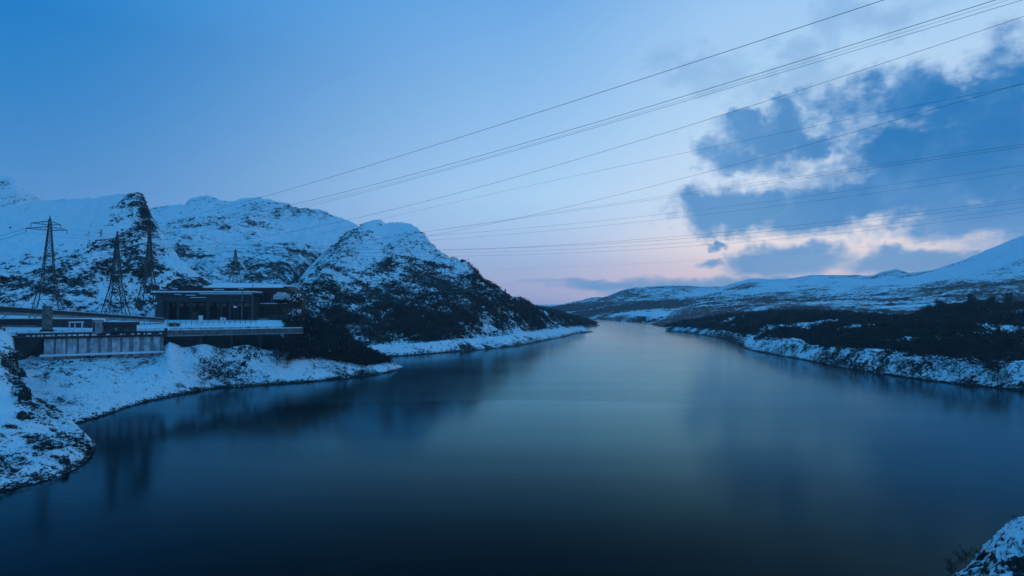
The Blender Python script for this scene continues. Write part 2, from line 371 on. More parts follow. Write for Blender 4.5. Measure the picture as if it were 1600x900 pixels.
SH_A = [(-300, 96, None, 0), (-150, 108, None, 0), (0, 124, None, 0), (60, 131, None, 0), (105, 138, None, 0), (135, 147, None, 0), (150, 159, None, 0), (154, 166, None, 0)]
loft('near_bank', [
    drop(SH_A, -4, -3), C(SH_A, .55, .15),
    C([(-300, 106, None, 4), (-150, 118, None, 4), (0, 136, None, 4.2), (60, 142, None, 3.6), (105, 148, None, 3), (135, 154, None, 2.1), (150, 161, None, .6), (154, 167, None, 0)], .42, .8),
    C([(-300, 150, None, 12), (-60, 160, None, 11), (0, 168, None, 10.5), (40, 168, None, 8.2), (75, 168, None, 6), (105, 166, None, 4.4), (135, 163, None, 2.6), (154, 168, None, 0)], [.12, .15, .2, .4, .42, .4, .4, .4], 1),
    C([(-300, 190, None, 24), (-60, 195, None, 24), (0, 195, None, 23), (22, 193, None, 19), (40, 187, 600), (60, 183, 622), (90, 179, 643), (120, 175, 662), (140, 171, 678), (154, 169, None, 0)], [.2, .2, .42, .62, .62, .5, .42, .4, .4, .4], .8),
    C([(-300, 212, None, 29.5), (-60, 214, None, 29.5), (0, 216, None, 29), (22, 212, None, 25.5), (40, 198, None, 12), (60, 192, None, 7), (90, 190, None, 3), (120, 186, None, 1), (154, 174, None, -2)], .2, .5),
    C([(-300, 260, None, 29), (-60, 260, None, 29), (0, 262, None, 29), (22, 250, None, 26), (40, 215, None, 10), (60, 205, None, 4), (90, 200, None, -1), (120, 196, None, -2), (154, 180, None, -5)], .2, .3),
], -300, 154, 300, [4, 22, 60, 60, 30, 16], 1.9, 12, M_NEAR, 3, 0.3)

SH_B = [(10, 165, None, 0), (60, 180, None, 0), (120, 196, None, 0), (160, 209, None, 0), (215, 234, None, 0), (300, 266, None, 0), (335, 279, None, 0), (400, 290, None, 0), (480, 303, None, 0), (560, 327, None, 0), (600, 343, None, 0), (630, 368, None, 0)]
def cov_b(V, c):
    X, Y, Z = V.T; u = 800 + F * X / Y
    apron = np.clip((275 - u) / 25, 0, 1) * np.clip((u - 60) / 30, 0, 1) * np.clip((18 - Z) / 3, 0, 1)
    return c * (1 - apron) + apron * (0.31 + 0.10 * np.clip((Z - 9) / 6, 0, 1))
loft('snowy_bank', [
    drop(SH_B, -4, -3), C(SH_B, .6, .1),
    C([(10, 169, None, 1.6), (60, 185, None, 1.6), (120, 201, None, 1.6), (160, 214, None, 1.6), (215, 239, None, 1.6), (300, 270, None, 1.6), (335, 283, None, 1.9), (400, 294, None, 2), (480, 307, None, 2), (560, 331, None, 2), (600, 346, None, 1.7), (630, 369, None, .3)], .40, .5),
    C([(10, 210, None, 8), (60, 226, None, 8), (120, 238, None, 8.2), (160, 248, None, 8.4), (215, 266, None, 8.6), (262, 268, None, 7), (300, 277, None, 5), (335, 288, None, 4.5), (400, 297, None, 4), (450, 305, None, 4.5), (500, 318, None, 4.6), (560, 338, None, 4), (600, 352, None, 4), (630, 372, None, .6)], [.3, .3, .34, .34, .34, .2, .38, .42, .38, .3, .36, .34, .4, .4], [.3, .2, .15, .15, .2, .6, .9, .9, .9, .9, .9, .9, .9, .9]),
    C([(10, 262, None, 15.5), (60, 274, None, 15.5), (80, 279, None, 15.5), (160, 290, None, 16), (250, 303, None, 16.6), (266, 292, 536), (290, 298, 544), (320, 301, 539), (350, 304, 546), (385, 307, 541), (420, 312, 548), (450, 318, None, 15), (500, 335, None, 12), (560, 352, None, 9), (600, 366, None, 6), (630, 377, None, 0)], [.3, .3, .36, .36, .36, .3, .42, .36, .42, .38, .36, .36, .5, .6, .6, .5], .5),
    C([(10, 264, None, 15.5), (60, 276, None, 15.5), (250, 305, None, 16.6), (266, 306, None, 18), (350, 314, None, 17), (420, 321, None, 16), (450, 325, None, 15.5), (500, 338, None, 13), (560, 354, None, 10), (600, 368, None, 5.8), (630, 379, None, 0)], [.5, .5, .5, .95, .95, .95, .6, .5, .6, .6, .5], .3),
    C([(10, 266, None, 26), (60, 280, None, 26), (80, 284, None, 26), (160, 296, None, 26), (250, 309, None, 26), (290, 315, None, 25.5), (350, 323, None, 25.5), (420, 330, None, 25), (450, 338, None, 19), (500, 345, None, 18), (560, 358, None, 12), (600, 374, None, 5), (630, 383, None, -2)], [.5, .5, .5, .5, .5, .95, .95, .95, .5, .5, .5, .5, .5], .2),
    C([(10, 300, None, 28.0), (250, 335, None, 27.9), (420, 350, None, 27.9), (450, 352, None, 26), (500, 354, None, 22), (540, 362, None, 17), (565, 370, None, 12), (600, 382, None, 0), (630, 388, None, -4)], .12, .08),
    C([(10, 380, None, 30.2), (250, 392, None, 30.2), (420, 400, None, 30.0), (470, 390, None, 28), (520, 380, None, 21), (560, 376, None, 12), (600, 386, None, -4), (630, 391, None, -5)], .2, .08),
    C([(10, 470, None, 32), (250, 470, None, 30), (420, 470, None, 30), (470, 440, None, 28), (520, 420, None, 18), (560, 400, None, 4), (600, 390, None, -5), (630, 396, None, -5)], .25, .2),
], 10, 630, 560, [4, 8, 46, 50, 10, 10, 20, 20, 14], 1.7, 9, M_BANK, 11, 0.35, cov_b)

loft('snowy_hill', [
    C([(-350, 340, None, 24), (200, 390, None, 26), (240, 440, None, 26), (430, 450, None, 24)], .3, .1),
    C([(-350, 380, None, 40), (0, 400, None, 39), (150, 425, None, 37), (220, 448, None, 35), (250, 456, None, 42), (330, 458, None, 42), (430, 460, None, 34)], .52, 1),
    C([(-350, 470, None, 72), (0, 480, None, 70), (150, 482, None, 76), (215, 484, None, 80), (250, 479, None, 68), (330, 472, None, 54), (430, 470, None, 34)], [.45, .45, .48, .5, .54, .46, .36], 1),
    C([(-350, 600, None, 118), (0, 600, None, 112), (100, 570, None, 116), (160, 545, None, 122), (205, 530, None, 122), (228, 515, None, 104), (250, 500, None, 84), (330, 482, None, 58), (430, 476, None, 36)], [.26, .26, .28, .3, .36, .54, .5, .3, .2], .9),
    C([(-350, 760, 352), (0, 700, 331), (60, 680, 319), (130, 640, 317), (180, 600, 309), (214, 572, 306), (224, 560, 318), (234, 548, 338), (247, 532, 358), (265, 518, 385), (292, 502, 417), (310, 498, 434), (325, 494, 440), (345, 490, 445), (380, 486, 452), (430, 480, 470)], [.2, .2, .2, .2, .34, .55, .6, .55, .5, .4, .25, .1, .1, .1, .1, .2], .35),
    C([(-350, 1000, None, 100), (130, 800, None, 110), (214, 640, None, 110), (247, 600, None, 60), (325, 530, None, 36), (430, 500, None, 28)], .2, .5),
], -350, 430, 520, [10, 50, 60, 60, 24], 12, 70, M_HILL, 21, 0.45, bare=-0.15)

loft('back_mountain', [
    C([(150, 500, None, 10), (420, 500, None, 10), (520, 860, None, 10), (700, 960, None, 10)], .3, .1),
    C([(150, 560, None, 55), (330, 560, None, 54), (420, 570, None, 52), (520, 900, None, 60), (700, 1000, None, 20)], .5, .8),
    C([(150, 760, None, 110), (300, 760, 405), (420, 780, 405), (520, 950, 400), (700, 1040, None, 30)], .46, 1),
    C([(150, 1050, None, 190), (300, 1050, 352), (420, 1050, 362), (520, 1060, 372), (620, 1060, 410), (700, 1070, None, 40)], .36, 1),
    C([(150, 1300, 352), (225, 1300, 340), (245, 1300, 333), (285, 1320, 328), (300, 1350, 320), (322, 1350, 317), (345, 1330, 321), (362, 1320, 322), (382, 1320, 317), (402, 1320, 316), (422, 1300, 321), (445, 1290, 328), (470, 1250, 334), (492, 1240, 334), (520, 1220, 341), (545, 1200, 351), (560, 1180, 360), (620, 1150, 390), (700, 1100, 440)], .36, .45),
    C([(150, 1900, None, 120), (400, 1900, None, 160), (700, 1500, None, 40)], .2, .6),
], 150, 700, 380, [10, 46, 60, 60, 16], 26, 170, M_BACK, 33, 0.5, bare=-0.07)

loft('far_left_mountain', [
    C([(-350, 1000, None, 100), (160, 1000, None, 100)], .2, .5),
    C([(-350, 1250, 268), (-100, 1280, 272), (0, 1300, 281), (18, 1300, 284), (40, 1290, 300), (65, 1270, 320), (160, 1240, 360)], .26, .3),
    C([(-350, 1900, None, 150), (160, 1900, None, 80)], .2, .5)], -350, 160, 160, [60, 10], 24, 200, M_BACK, 41, 0.5, bare=-0.1)

SH_F = [(440, 415, None, 0), (560, 429, None, 0), (600, 452, None, 0), (640, 466, None, 0), (690, 492, None, 0), (740, 521, None, 0), (800, 571, None, 0), (830, 620, None, 0), (860, 690, None, 0), (880, 745, None, 0), (905, 850, None, 0), (926, 880, None, 0)]
loft('wooded_hill', [
    drop(SH_F, -6, -3), C(SH_F, .55, .1),
    C([(440, 424, 541), (560, 440, 544), (600, 464, 541), (640, 478, 539), (690, 506, 535), (740, 548, 531), (800, 612, 524), (830, 668, 520), (856, 732, 517), (880, 790, 515), (905, 882, 513), (926, 900, 519)], .30, .25),
    C([(440, 428, 540), (560, 446, 543), (600, 470, 540), (640, 484, 538), (690, 512, 534), (740, 554, 530), (800, 618, 523), (830, 674, 519), (856, 738, 516), (880, 796, 514), (905, 888, 512), (926, 906, 520)], .45, .2),
    C([(440, 470, None, 16), (500, 480, None, 18), (560, 500, None, 20), (620, 525, None, 21), (690, 555, None, 22), (740, 585, None, 22), (800, 652, None, 19), (830, 704, None, 16), (856, 770, None, 13), (880, 826, None, 11), (905, 905, None, 9), (926, 912, None, -3)], .56, .9),
    C([(440, 520, 468), (480, 560, 450), (520, 600, 428), (570, 640, 418), (620, 650, 418), (680, 650, 440), (720, 645, 458), (760, 655, 475), (800, 692, 488), (830, 736, 495), (856, 796, 502), (880, 848, 505), (905, 915, 509), (926, 920, None, -6)], [.44, .42, .42, .46, .46, .54, .6, .64, .68, .7, .7, .66, .6, .6], 1),
    C([(440, 560, 466), (480, 640, 432), (520, 700, 394), (548, 720, 366), (570, 730, 362), (600, 735, 374), (650, 730, 384), (680, 710, 404), (705, 698, 420), (740, 695, 434), (800, 718, 474), (830, 756, 486), (856, 812, 496), (880, 862, 501), (905, 924, 507), (926, 928, None, -8)], [.36, .36, .44, .6, .5, .42, .44, .46, .48, .56, .66, .7, .7, .66, .6, .6], .8),
    C([(440, 600, 468), (480, 690, 428), (520, 760, 386), (545, 790, 366), (560, 800, 358), (572, 805, 350), (590, 810, 346), (605, 810, 350), (622, 805, 349), (645, 790, 355), (660, 775, 368), (675, 760, 385), (690, 750, 400), (706, 742, 408), (722, 735, 411), (736, 730, 420), (756, 728, 440), (780, 726, 452), (800, 742, 464), (820, 766, 474), (840, 798, 483), (860, 832, 492), (885, 880, 500), (905, 932, 506), (926, 940, None, -9)],
      [.34, .3, .3, .4, .42, .38, .33, .32, .32, .36, .44, .5, .5, .45, .4, .5, .6, .62, .66, .68, .7, .7, .66, .6, .6], .5),
    C([(440, 700, None, 20), (560, 1000, None, 60), (650, 980, None, 50), (722, 880, None, 30), (800, 900, None, 5), (860, 950, None, -2), (926, 990, None, -10)], .4, .5),
], 440, 926, 560, [4, 12, 6, 40, 60, 40, 40, 16], 11, 60, M_WHILL, 55, 0.5, bare=-0.07)

loft('far_ridge', [
    C([(800, 1050, None, -3), (938, 1140, None, -3)], .6, 0),
    C([(800, 1080, None, 2), (900, 1120, None, 2), (926, 1150, None, 1.5), (940, 1165, None, -1)], .6, .1),
    C([(800, 1200, 476), (845, 1210, 483), (870, 1220, 488), (900, 1220, 497), (920, 1220, 503), (934, 1220, 507.5), (940, 1220, None, -3)], .72, .3),
    C([(800, 1400, None, 10), (940, 1320, None, -6)], .6, .1)], 800, 940, 120, [4, 30, 10], 6, 60, M_HILL, 61, 0.2)

SH_H = [(780, 2400, None, 0), (905, 1800, None, 0), (935, 1640, None, 0), (955, 1560, None, 0), (990, 1400, None, 0), (1010, 1380, None, 0), (1035, 1290, None, 0), (1062, 1240, None, 0), (1200, 1150, None, 0)]
def cov_h(V, c):
    X, Y, Z = V.T
    f = fbm(X / 260, Y / 160, 77, 4)
    low = np.clip((90 - Z) / 60, 0, 1) * np.clip((Z - 2) / 6, 0, 1)
    return c + low * np.where(f > 0.25, -0.5, 0.1)
loft('far_hill', [
    drop(SH_H, -30, -4), C(SH_H, .5, .05),
    C([(780, 2440, None, 7), (905, 1830, None, 6), (955, 1600, None, 7), (990, 1440, None, 8), (1035, 1325, None, 8), (1062, 1280, None, 9), (1200, 1190, None, 12)], .45, .3),
    C([(780, 2600, None, 20), (860, 2200, None, 24), (905, 2000, 488), (955, 1900, 484), (1000, 1850, 482), (1062, 1800, 478), (1130, 1700, 476), (1200, 1600, 476)], .66, .6),
    C([(780, 2800, None, 30), (860, 2500, 480), (905, 2350, 477), (955, 2300, 472), (1000, 2250, 468), (1062, 2200, 465), (1130, 2150, 463), (1200, 2100, 462)], .5, .8),
    C([(780, 3000, None, 30), (850, 2800, 479), (880, 2750, 476), (905, 2700, 472), (922, 2700, 468), (945, 2650, 466), (960, 2650, 459), (985, 2650, 452), (1010, 2650, 450), (1042, 2650, 448), (1070, 2700, 449), (1100, 2700, 450), (1140, 2700, 450), (1200, 2700, 452)], .32, .25),
    C([(780, 3600, None, 10), (1200, 3600, None, 60)], .3, .5)], 780, 1200, 300, [3, 8, 26, 30, 36, 8], 26, 170, M_FAR, 71, 0.4, cov_h)
loft('distant_mountain', [
    C([(740, 3700, None, -2), (960, 3700, None, -2)], .3, 0),
    C([(740, 3800, 479), (840, 3800, 476.3), (880, 3800, 475.5), (900, 3800, 474), (960, 3800, 476)], .3, .3),
    C([(740, 4100, None, -2), (960, 4100, None, -2)], .3, 0)], 740, 960, 80, [12, 6], 16, 240, M_FAR, 75)

def cov_r(V, c):
    X, Y, Z = V.T
    f = fbm(X / 160, Y / 70, 87, 5)
    field = (((X - px(1434, 940)) / 46) ** 2 + ((Y - 940) / 90) ** 2) < 1
    c = c + np.clip(f, -1, 1) * 0.22 * (Z < 160)
    return np.where(field, 0.0, c)
loft('right_mountain', [
    C([(1000, 1010, None, -8), (1020, 1000, None, -6), (1200, 860, None, 2), (1400, 720, None, 4), (2100, 500, None, 4)], .6, .1),
    C([(1000, 1300, None, -8), (1022, 1300, None, 2), (1075, 1300, 487), (1100, 1200, 484), (1200, 1000, 480), (1300, 900, 481), (1411, 850, 488), (1500, 800, 482), (1600, 760, 478), (2100, 700, 478)], [.6, .6, .6, .6, .56, .5, .4, .5, .56, .56], .3),
    C([(1000, 1700, None, -8), (1022, 1700, None, 2), (1075, 1700, 478), (1100, 1600, 475), (1200, 1400, 471), (1300, 1250, 470), (1411, 1100, 473), (1500, 1050, 464), (1600, 1000, 460), (2100, 900, 450)], [.55, .55, .55, .55, .5, .5, .5, .52, .54, .54], .5),
    C([(1000, 2000, None, -8), (1022, 2000, None, 2), (1075, 2000, 470), (1100, 1900, 467), (1200, 1750, 463), (1300, 1650, 459), (1411, 1500, 452), (1500, 1400, 444), (1600, 1300, 436), (2100, 1200, 410)], [.5, .5, .5, .46, .45, .5, .5, .48, .46, .46], .6),
    C([(1000, 2200, None, -8), (1022, 2200, None, 2), (1075, 2200, 464), (1100, 2100, 461), (1200, 1950, 455), (1300, 1850, 450), (1411, 1750, 443), (1500, 1620, 428), (1600, 1500, 412), (2100, 1400, 380)], .28, .6),
    C([(1000, 2500, None, -8), (1022, 2500, None, 2), (1075, 2500, 460), (1100, 2450, 455), (1130, 2450, 449), (1155, 2450, 442), (1180, 2450, 437), (1205, 2450, 438), (1228, 2420, 437), (1250, 2400, 434), (1270, 2350, 431), (1300, 2300, 431), (1340, 2250, 432), (1362, 2200, 432), (1378, 2180, 426), (1392, 2160, 423), (1402, 2150, 421), (1412, 2120, 425), (1426, 2080, 428), (1450, 2030, 425), (1490, 1950, 415), (1530, 1880, 399), (1560, 1840, 386), (1580, 1820, 378), (1600, 1800, 371), (1700, 1750, 340), (2100, 1700, 322)], .30, .3),
    C([(1000, 3300, None, -8), (1080, 3300, None, 40), (1400, 3000, None, 120), (2100, 2600, None, 300)], .2, .5)], 1000, 2100, 560, [8, 36, 40, 30, 36, 10], 22, 190, M_FAR, 81, 0.35, cov_r, bare=0.05)

SH_J = [(1040, 930, None, 0), (1057, 890, None, 0), (1075, 850, None, 0), (1100, 783, None, 0), (1133, 692, None, 0), (1155, 590, None, 0), (1169, 530, None, 0), (1210, 472, None, 0), (1250, 432, None, 0), (1326, 366, None, 0), (1446, 311, None, 0), (1600, 271, None, 0), (1800, 235, None, 0), (2200, 190, None, 0)]
def cov_j(V, c):
    X, Y, Z = V.T
    f = fbm(X / 40, Y / 55, 93, 4)
    wood = np.clip((Z - 14) / 4, 0, 1)
    return c - wood * np.where(f > 0.18, 0.46, 0.0)
loft('right_bank', [
    drop(SH_J, -5, -3), C(SH_J, .5, .1),
    C([(1040, 940, 512), (1057, 905, 512), (1085, 850, 514), (1129, 720, 518), (1155, 625, 523), (1181, 545, 528), (1215, 495, 530), (1240, 470, 531), (1270, 438, 543), (1333, 382, 549), (1446, 326, 558), (1600, 284, 572), (1800, 248, 590), (2200, 200, 625)], .40, .5),
    C([(1040, 946, 511), (1057, 911, 511), (1085, 858, 513), (1129, 730, 517), (1155, 637, 521), (1181, 558, 526), (1215, 507, 528), (1240, 482, 529), (1270, 452, 541), (1333, 395, 546.5), (1446, 340, 555), (1600, 296, 568), (1800, 258, 586), (2200, 212, 618)], .25, .4),
    C([(1040, 948, 511), (1057, 913, 511), (1085, 860, 513), (1129, 733, 517), (1155, 641, 521), (1181, 562, 525.5), (1215, 511, 527), (1240, 486, 528.5), (1270, 456, 540), (1333, 399, 545.5), (1446, 345, 554), (1600, 301, 566.5), (1800, 263, 584), (2200, 217, 616)], .66, .4),
    C([(1040, 950, 511), (1057, 920, 509), (1085, 890, 507), (1129, 780, 507), (1181, 640, 507), (1240, 560, 508), (1333, 480, 512), (1446, 420, 516), (1600, 380, 520), (1800, 330, 530), (2200, 280, 550)], .72, .5),
    C([(1040, 956, 511), (1057, 935, 508), (1075, 930, 503), (1095, 920, 501), (1153, 880, 493), (1222, 800, 489), (1291, 740, 490), (1360, 680, 494), (1411, 650, 498), (1477, 620, 482), (1546, 600, 478), (1600, 580, 479), (1800, 540, 486), (2200, 500, 490)], .72, .3),
    C([(1040, 1020, None, -4), (1100, 1020, None, 10), (1200, 950, None, 18), (1411, 800, None, 20), (1600, 740, None, 20), (2200, 640, None, 20)], .6, .2)],
    1040, 2200, 620, [4, 26, 6, 3, 40, 40, 10], 5.0, 22, M_SHORE, 91, 0.35, cov_j)

# the rocky knoll at the lower right corner
loft('near_knoll', [
    C([(1420, 66, None, 0), (1470, 66, None, 0), (1540, 60, None, 0), (2000, 40, None, 0)], .7, 0),
    C([(1420, 78, None, -3), (1456, 77, None, 0), (1470, 74, None, 3), (1510, 70, None, 6), (1580, 66, None, 8), (2000, 60, None, 14)], .5, .6),
    C([(1420, 84, None, -3), (1458, 83, None, 0), (1470, 81, None, 1.6), (1500, 79, 888), (1520, 79, 868), (1545, 79, 838), (1565, 79, 820), (1580, 79, 811), (1620, 79, 800), (2000, 80, 700)], .24, .5),
    C([(1420, 90, None, -4), (1456, 88, None, -3), (1500, 84, None, -1), (1580, 84, None, 2), (1620, 84, None, 4), (2000, 96, None, 10)], .6, .5),
    C([(1420, 95, None, -5), (2000, 110, None, -5)], .6, 0)], 1420, 2000, 260, [10, 60, 24, 10], 2.1, 4.5, M_NEAR, 97, 0.4)

# ------------------------------------------------------------------ the reservoir
def water_mat():
    m, t, b = mat('lake_water')
    pos = t.new('ShaderNodeNewGeometry').outputs['Position']
    s = t.new('ShaderNodeSeparateXYZ'); t.l.new(pos, s.inputs[0])
    xx = t.m('SUBTRACT', s.outputs[0], 5.0)
    edge = t.m('ADD', t.m('SUBTRACT', s.outputs[1], 246.0), t.m('MULTIPLY', t.m('MULTIPLY', xx, xx), 0.0014))
    edge = t.m('ADD', edge, t.m('MULTIPLY', t.m('SUBTRACT', t.noise(t.vm('MULTIPLY', pos, (0.01, 0.03, 1)), 1.0, 3), 0.5), 14.0))
    ruff = t.ss(edge, -3.0, 4.0)                       # beyond this line the breeze ruffles the water
    ruff = t.m('MAXIMUM', ruff, t.ss(s.outputs[0], 30.0, 100.0, 0.0, 0.75))
    cats = t.noise(t.vm('MULTIPLY', pos, (0.004, 0.012, 1)), 1.0, 4, 0.6)
    t.n.remove(b)
    dif = t.new('ShaderNodeBsdfDiffuse'); dif.inputs[0].default_value = (0.0, 0.002, 0.004, 1)
    glo = t.new('ShaderNodeBsdfGlossy'); t.l.new(t.mix(t.ss(s.outputs[1], 240.0, 800.0), (0.47, 0.88, 1.0, 1), (0.80, 1.0, 1.0, 1)), glo.inputs[0])  # brighter reflection of the far water painted in by a distance tint
    fr = t.new('ShaderNodeFresnel'); fr.inputs[0].default_value = 1.30
    t.l.new(t.m('ADD', t.ss(ruff, 0.0, 1.0, 0.115, 0.15, False), t.m('MULTIPLY', t.m('SUBTRACT', cats, 0.5), 0.10)), glo.inputs['Roughness'])
    wv = t.noise(t.vm('MULTIPLY', pos, (0.35, 1.0, 1)), 0.5, 4, 0.6)
    bp = t.new('ShaderNodeBump'); bp.inputs['Distance'].default_value = 0.5
    t.l.new(t.ss(ruff, 0.0, 1.0, 0.03, 0.07, False), bp.inputs['Strength'])
    t.l.new(wv, bp.inputs['Height'])
    for n in (dif, glo, fr): t.l.new(bp.outputs[0], n.inputs['Normal'])
    mx = t.new('ShaderNodeMixShader')
    slick = t.m('MULTIPLY', t.m('MULTIPLY', t.ss(edge, -70.0, -1.0), t.ss(edge, 1.5, -1.5)), t.ss(t.m('ABSOLUTE', t.m('SUBTRACT', s.outputs[0], 15.0)), 75.0, 35.0))   # calm slick before the ruffled water, its sheen painted in as stronger reflection
    bands = t.noise(t.vm('MULTIPLY', pos, (0.006, 0.055, 1)), 1.0, 4, 0.6)
    gain_ = t.m('ADD', t.m('ADD', 0.93, t.m('MULTIPLY', slick, 0.13)), t.m('MULTIPLY', t.m('SUBTRACT', bands, 0.5), 0.30))
    t.l.new(t.m('MULTIPLY', gain_, t.m('MULTIPLY', fr.outputs[0], t.ss(fr.outputs[0], 0.0, 0.28)), clamp=True), mx.inputs[0])
    t.l.new(dif.outputs[0], mx.inputs[1]); t.l.new(glo.outputs[0], mx.inputs[2])
    t.l.new(mx.outputs[0], t.n['Material Output'].inputs[0])
    return m
me = mesh_np('lake', [(-4600, -450, 0), (4600, -450, 0), (4600, 4250, 0), (-4600, 4250, 0)], [[0, 1, 2, 3]])
tag(link('lake', me, water_mat()), kind='structure')

# ------------------------------------------------------------------ finding the ground
PROJ = {}
def proj(V):
    X, Y, Z = V[..., 0], V[..., 1], V[..., 2] - H
    d = Y * CP + Z * SP; h = -Y * SP + Z * CP
    return 800 + F * X / d, 450 - F * h / d
def ground(name, u, v):
    """the land point seen at picture position (u, v)"""
    if name not in PROJ: PROJ[name] = proj(LAND[name][0])
    pu, pv = PROJ[name]; V = LAND[name][0]
    d2 = (pu - u) ** 2 + (pv - v) ** 2
    near = d2 < max(9.0, d2.min() * 1.5)
    i = np.argmin(np.where(near, V[..., 1] + d2, 1e9))
    return Vector(V.reshape(-1, 3)[i].tolist())
def sample(name, n, weight, row0=0, row1=None):
    """n random points of a land sheet, picked in proportion to weight(V, cover) times area"""
    V, c = LAND[name]
    A = np.linalg.norm(np.cross(V[1:, :-1] - V[:-1, :-1], V[:-1, 1:] - V[:-1, :-1]), axis=-1)
    wt = (weight(V[:-1, :-1].reshape(-1, 3), c[:-1, :-1].reshape(-1)) * A.reshape(-1)).clip(0)
    wt[:row0 * (V.shape[1] - 1)] = 0
    if row1: wt[row1 * (V.shape[1] - 1):] = 0
    idx = rng.choice(len(wt), n, p=wt / wt.sum())
    nu = V.shape[1] - 1; r, q = idx // nu, idx % nu
    a, b = rng.random((n, 1)), rng.random((n, 1))
    return V[r, q] + (V[r + 1, q] - V[r, q]) * a + (V[r, q + 1] - V[r, q]) * b

# ------------------------------------------------------------------ spillway, bridges and the road
BA, BB = Vector(P(24, 521, 262)), Vector(P(456, 513, 322))
bdir = (BB - BA).normalized(); bback = Vector((-bdir.y, bdir.x, 0)).normalized(); BL = (BB - BA).length
def bp_(s_, back=0.0, up=0.0): return BA + bdir * s_ + bback * back + Vector((0, 0, up))
S1 = BL * 0.492
def railing(parent, fn, s0, s1, step, h=1.15, r=0.07, m=M_STEEL, rails=(1.0, 0.55)):
    n = max(2, int((s1 - s0) / step)); me = None
    for k in range(n + 1):
        p = fn(s0 + (s1 - s0) * k / n)
        MB().box(p.x - r, p.x + r, p.y - r, p.y + r, p.z, p.z + h).build('railing_post', m, parent)
    for f_ in rails:
        MB().bar(fn(s0) + Vector((0, 0, h * f_)), fn(s1) + Vector((0, 0, h * f_)), 0.07, 0.08).build('handrail', m, parent)

sb = empty('spillway_bridge', bp_(0, 0, -3), 'dark low bridge with railing over the pale spillway bays', 'bridge')
MB().bar(bp_(0, 4), bp_(S1, 4), 8, 0.5, off=(0, -0.25)).build('deck', M_CONC, sb)
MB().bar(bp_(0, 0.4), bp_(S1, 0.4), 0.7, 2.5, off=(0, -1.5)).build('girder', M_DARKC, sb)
MB().bar(bp_(0, -0.25), bp_(S1, -0.25), 0.6, 0.3, off=(0, -1.75)).build('ledge', M_CONC, sb)
MB().bar(bp_(0, 4.6), bp_(S1, 4.6), 6.6, 0.22, off=(0, 0.13)).build('deck_snow', M_SNOW, sb)
s_ = 4.0
while s_ < S1 - 2:
    L = random.uniform(0.5, 2.2)
    if random.random() < 0.72:
        MB().bar(bp_(s_, -0.3, 0), bp_(s_ + L, -0.3, 0), random.uniform(.7, .9), random.uniform(.4, .75), off=(0, -1.3)).build('ledge_snow', M_SNOW, sb, bevel=0.05)
    s_ += L + random.uniform(0.3, 1.6)
railing(sb, lambda q: bp_(q, 0.35, 0.05), 0.5, S1 - .5, 3.9)

sp = empty('spillway', bp_(S1 * 0.5, 1.5, -12), 'pale concrete spillway wall with upright bays beneath the dark bridge', 'spillway')
W0, W1 = S1 * 0.17, S1 * 0.985
MB().bar(bp_(W0, 3.2), bp_(W1, 3.2), 1.6, 10.2, off=(0, -7.8)).build('wall', M_CONCL, sp)
NB = 11; pitch = (W1 - W0) / NB
for k in range(NB):
    a = W0 + pitch * k + 0.15; wd = pitch * random.uniform(0.58, 0.88)
    MB().bar(bp_(a, 2.0), bp_(a + wd, 2.0), 0.9, 10.0, off=(0, -7.8)).build('bay_panel', M_BAY, sp, bevel=0.08)
MB().bar(bp_(W0 - 1, 0.4), bp_(W1 + .5, 0.4), 3.4, 1.0, off=(0, -10.6)).build('sill', M_SNOW, sp, bevel=0.2)
ab = empty('abutment', bp_(0, 1, -12), 'dark sloping concrete abutment at the left end of the low bridge', 'abutment')
m_ = MB()
q = [bp_(-1.5, .2, -1.2), bp_(9, .2, -2.6), bp_(7, .2, -6), bp_(2.5, .2, -12), bp_(0.6, .2, -12)]
i0 = len(m_.v); m_.v += [tuple(p) for p in q] + [tuple(p + bback * 6) for p in q]
m_.f += [(0, 1, 2, 3, 4), (9, 8, 7, 6, 5)] + [(j, j + 5, (j + 1) % 5 + 5, (j + 1) % 5) for j in range(5)]
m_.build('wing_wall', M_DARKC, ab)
MB().bar(bp_(-1.6, 3), bp_(0.6, 3), 6, 0.3, off=(0, -0.9)).build('cap_snow', M_SNOW, ab)

acb = empty('access_bridge', bp_(S1, 0, -3), 'plain grey concrete girder bridge running to the dark trees', 'bridge')
MB().bar(bp_(S1, 4), bp_(BL + 6, 4), 8.6, 0.5, off=(0, -0.25)).build('deck', M_CONC, acb)
MB().bar(bp_(S1, -0.1), bp_(BL + 6, -0.1), 0.9, 2.5, off=(0, -1.3)).build('girder', M_CONC, acb)
MB().bar(bp_(S1, -0.15), bp_(BL + 6, -0.15), 1.2, 0.4, off=(0, -2.75)).build('girder_flange', M_CONCL, acb)
MB().bar(bp_(S1, 4.5), bp_(BL + 6, 4.5), 7.4, 0.24, off=(0, 0.14)).build('deck_snow', M_SNOW, acb)
MB().bar(bp_(S1 - .5, -0.4), bp_(S1 + .8, -0.4), 1.8, 4.6, off=(0, -1.0)).build('end_pier', M_DARKC, acb, bevel=.05)
for q in (0.62, 0.74, 0.86, 0.97):
    MB().bar(bp_(BL * q, 2), bp_(BL * q + 1.4, 2), 2.6, 8, off=(0, -6.9)).build('pier', M_DARKC, acb)
railing(acb, lambda q: bp_(q, 0.3, 0.05), S1 + 2, BL + 6, 4.4)

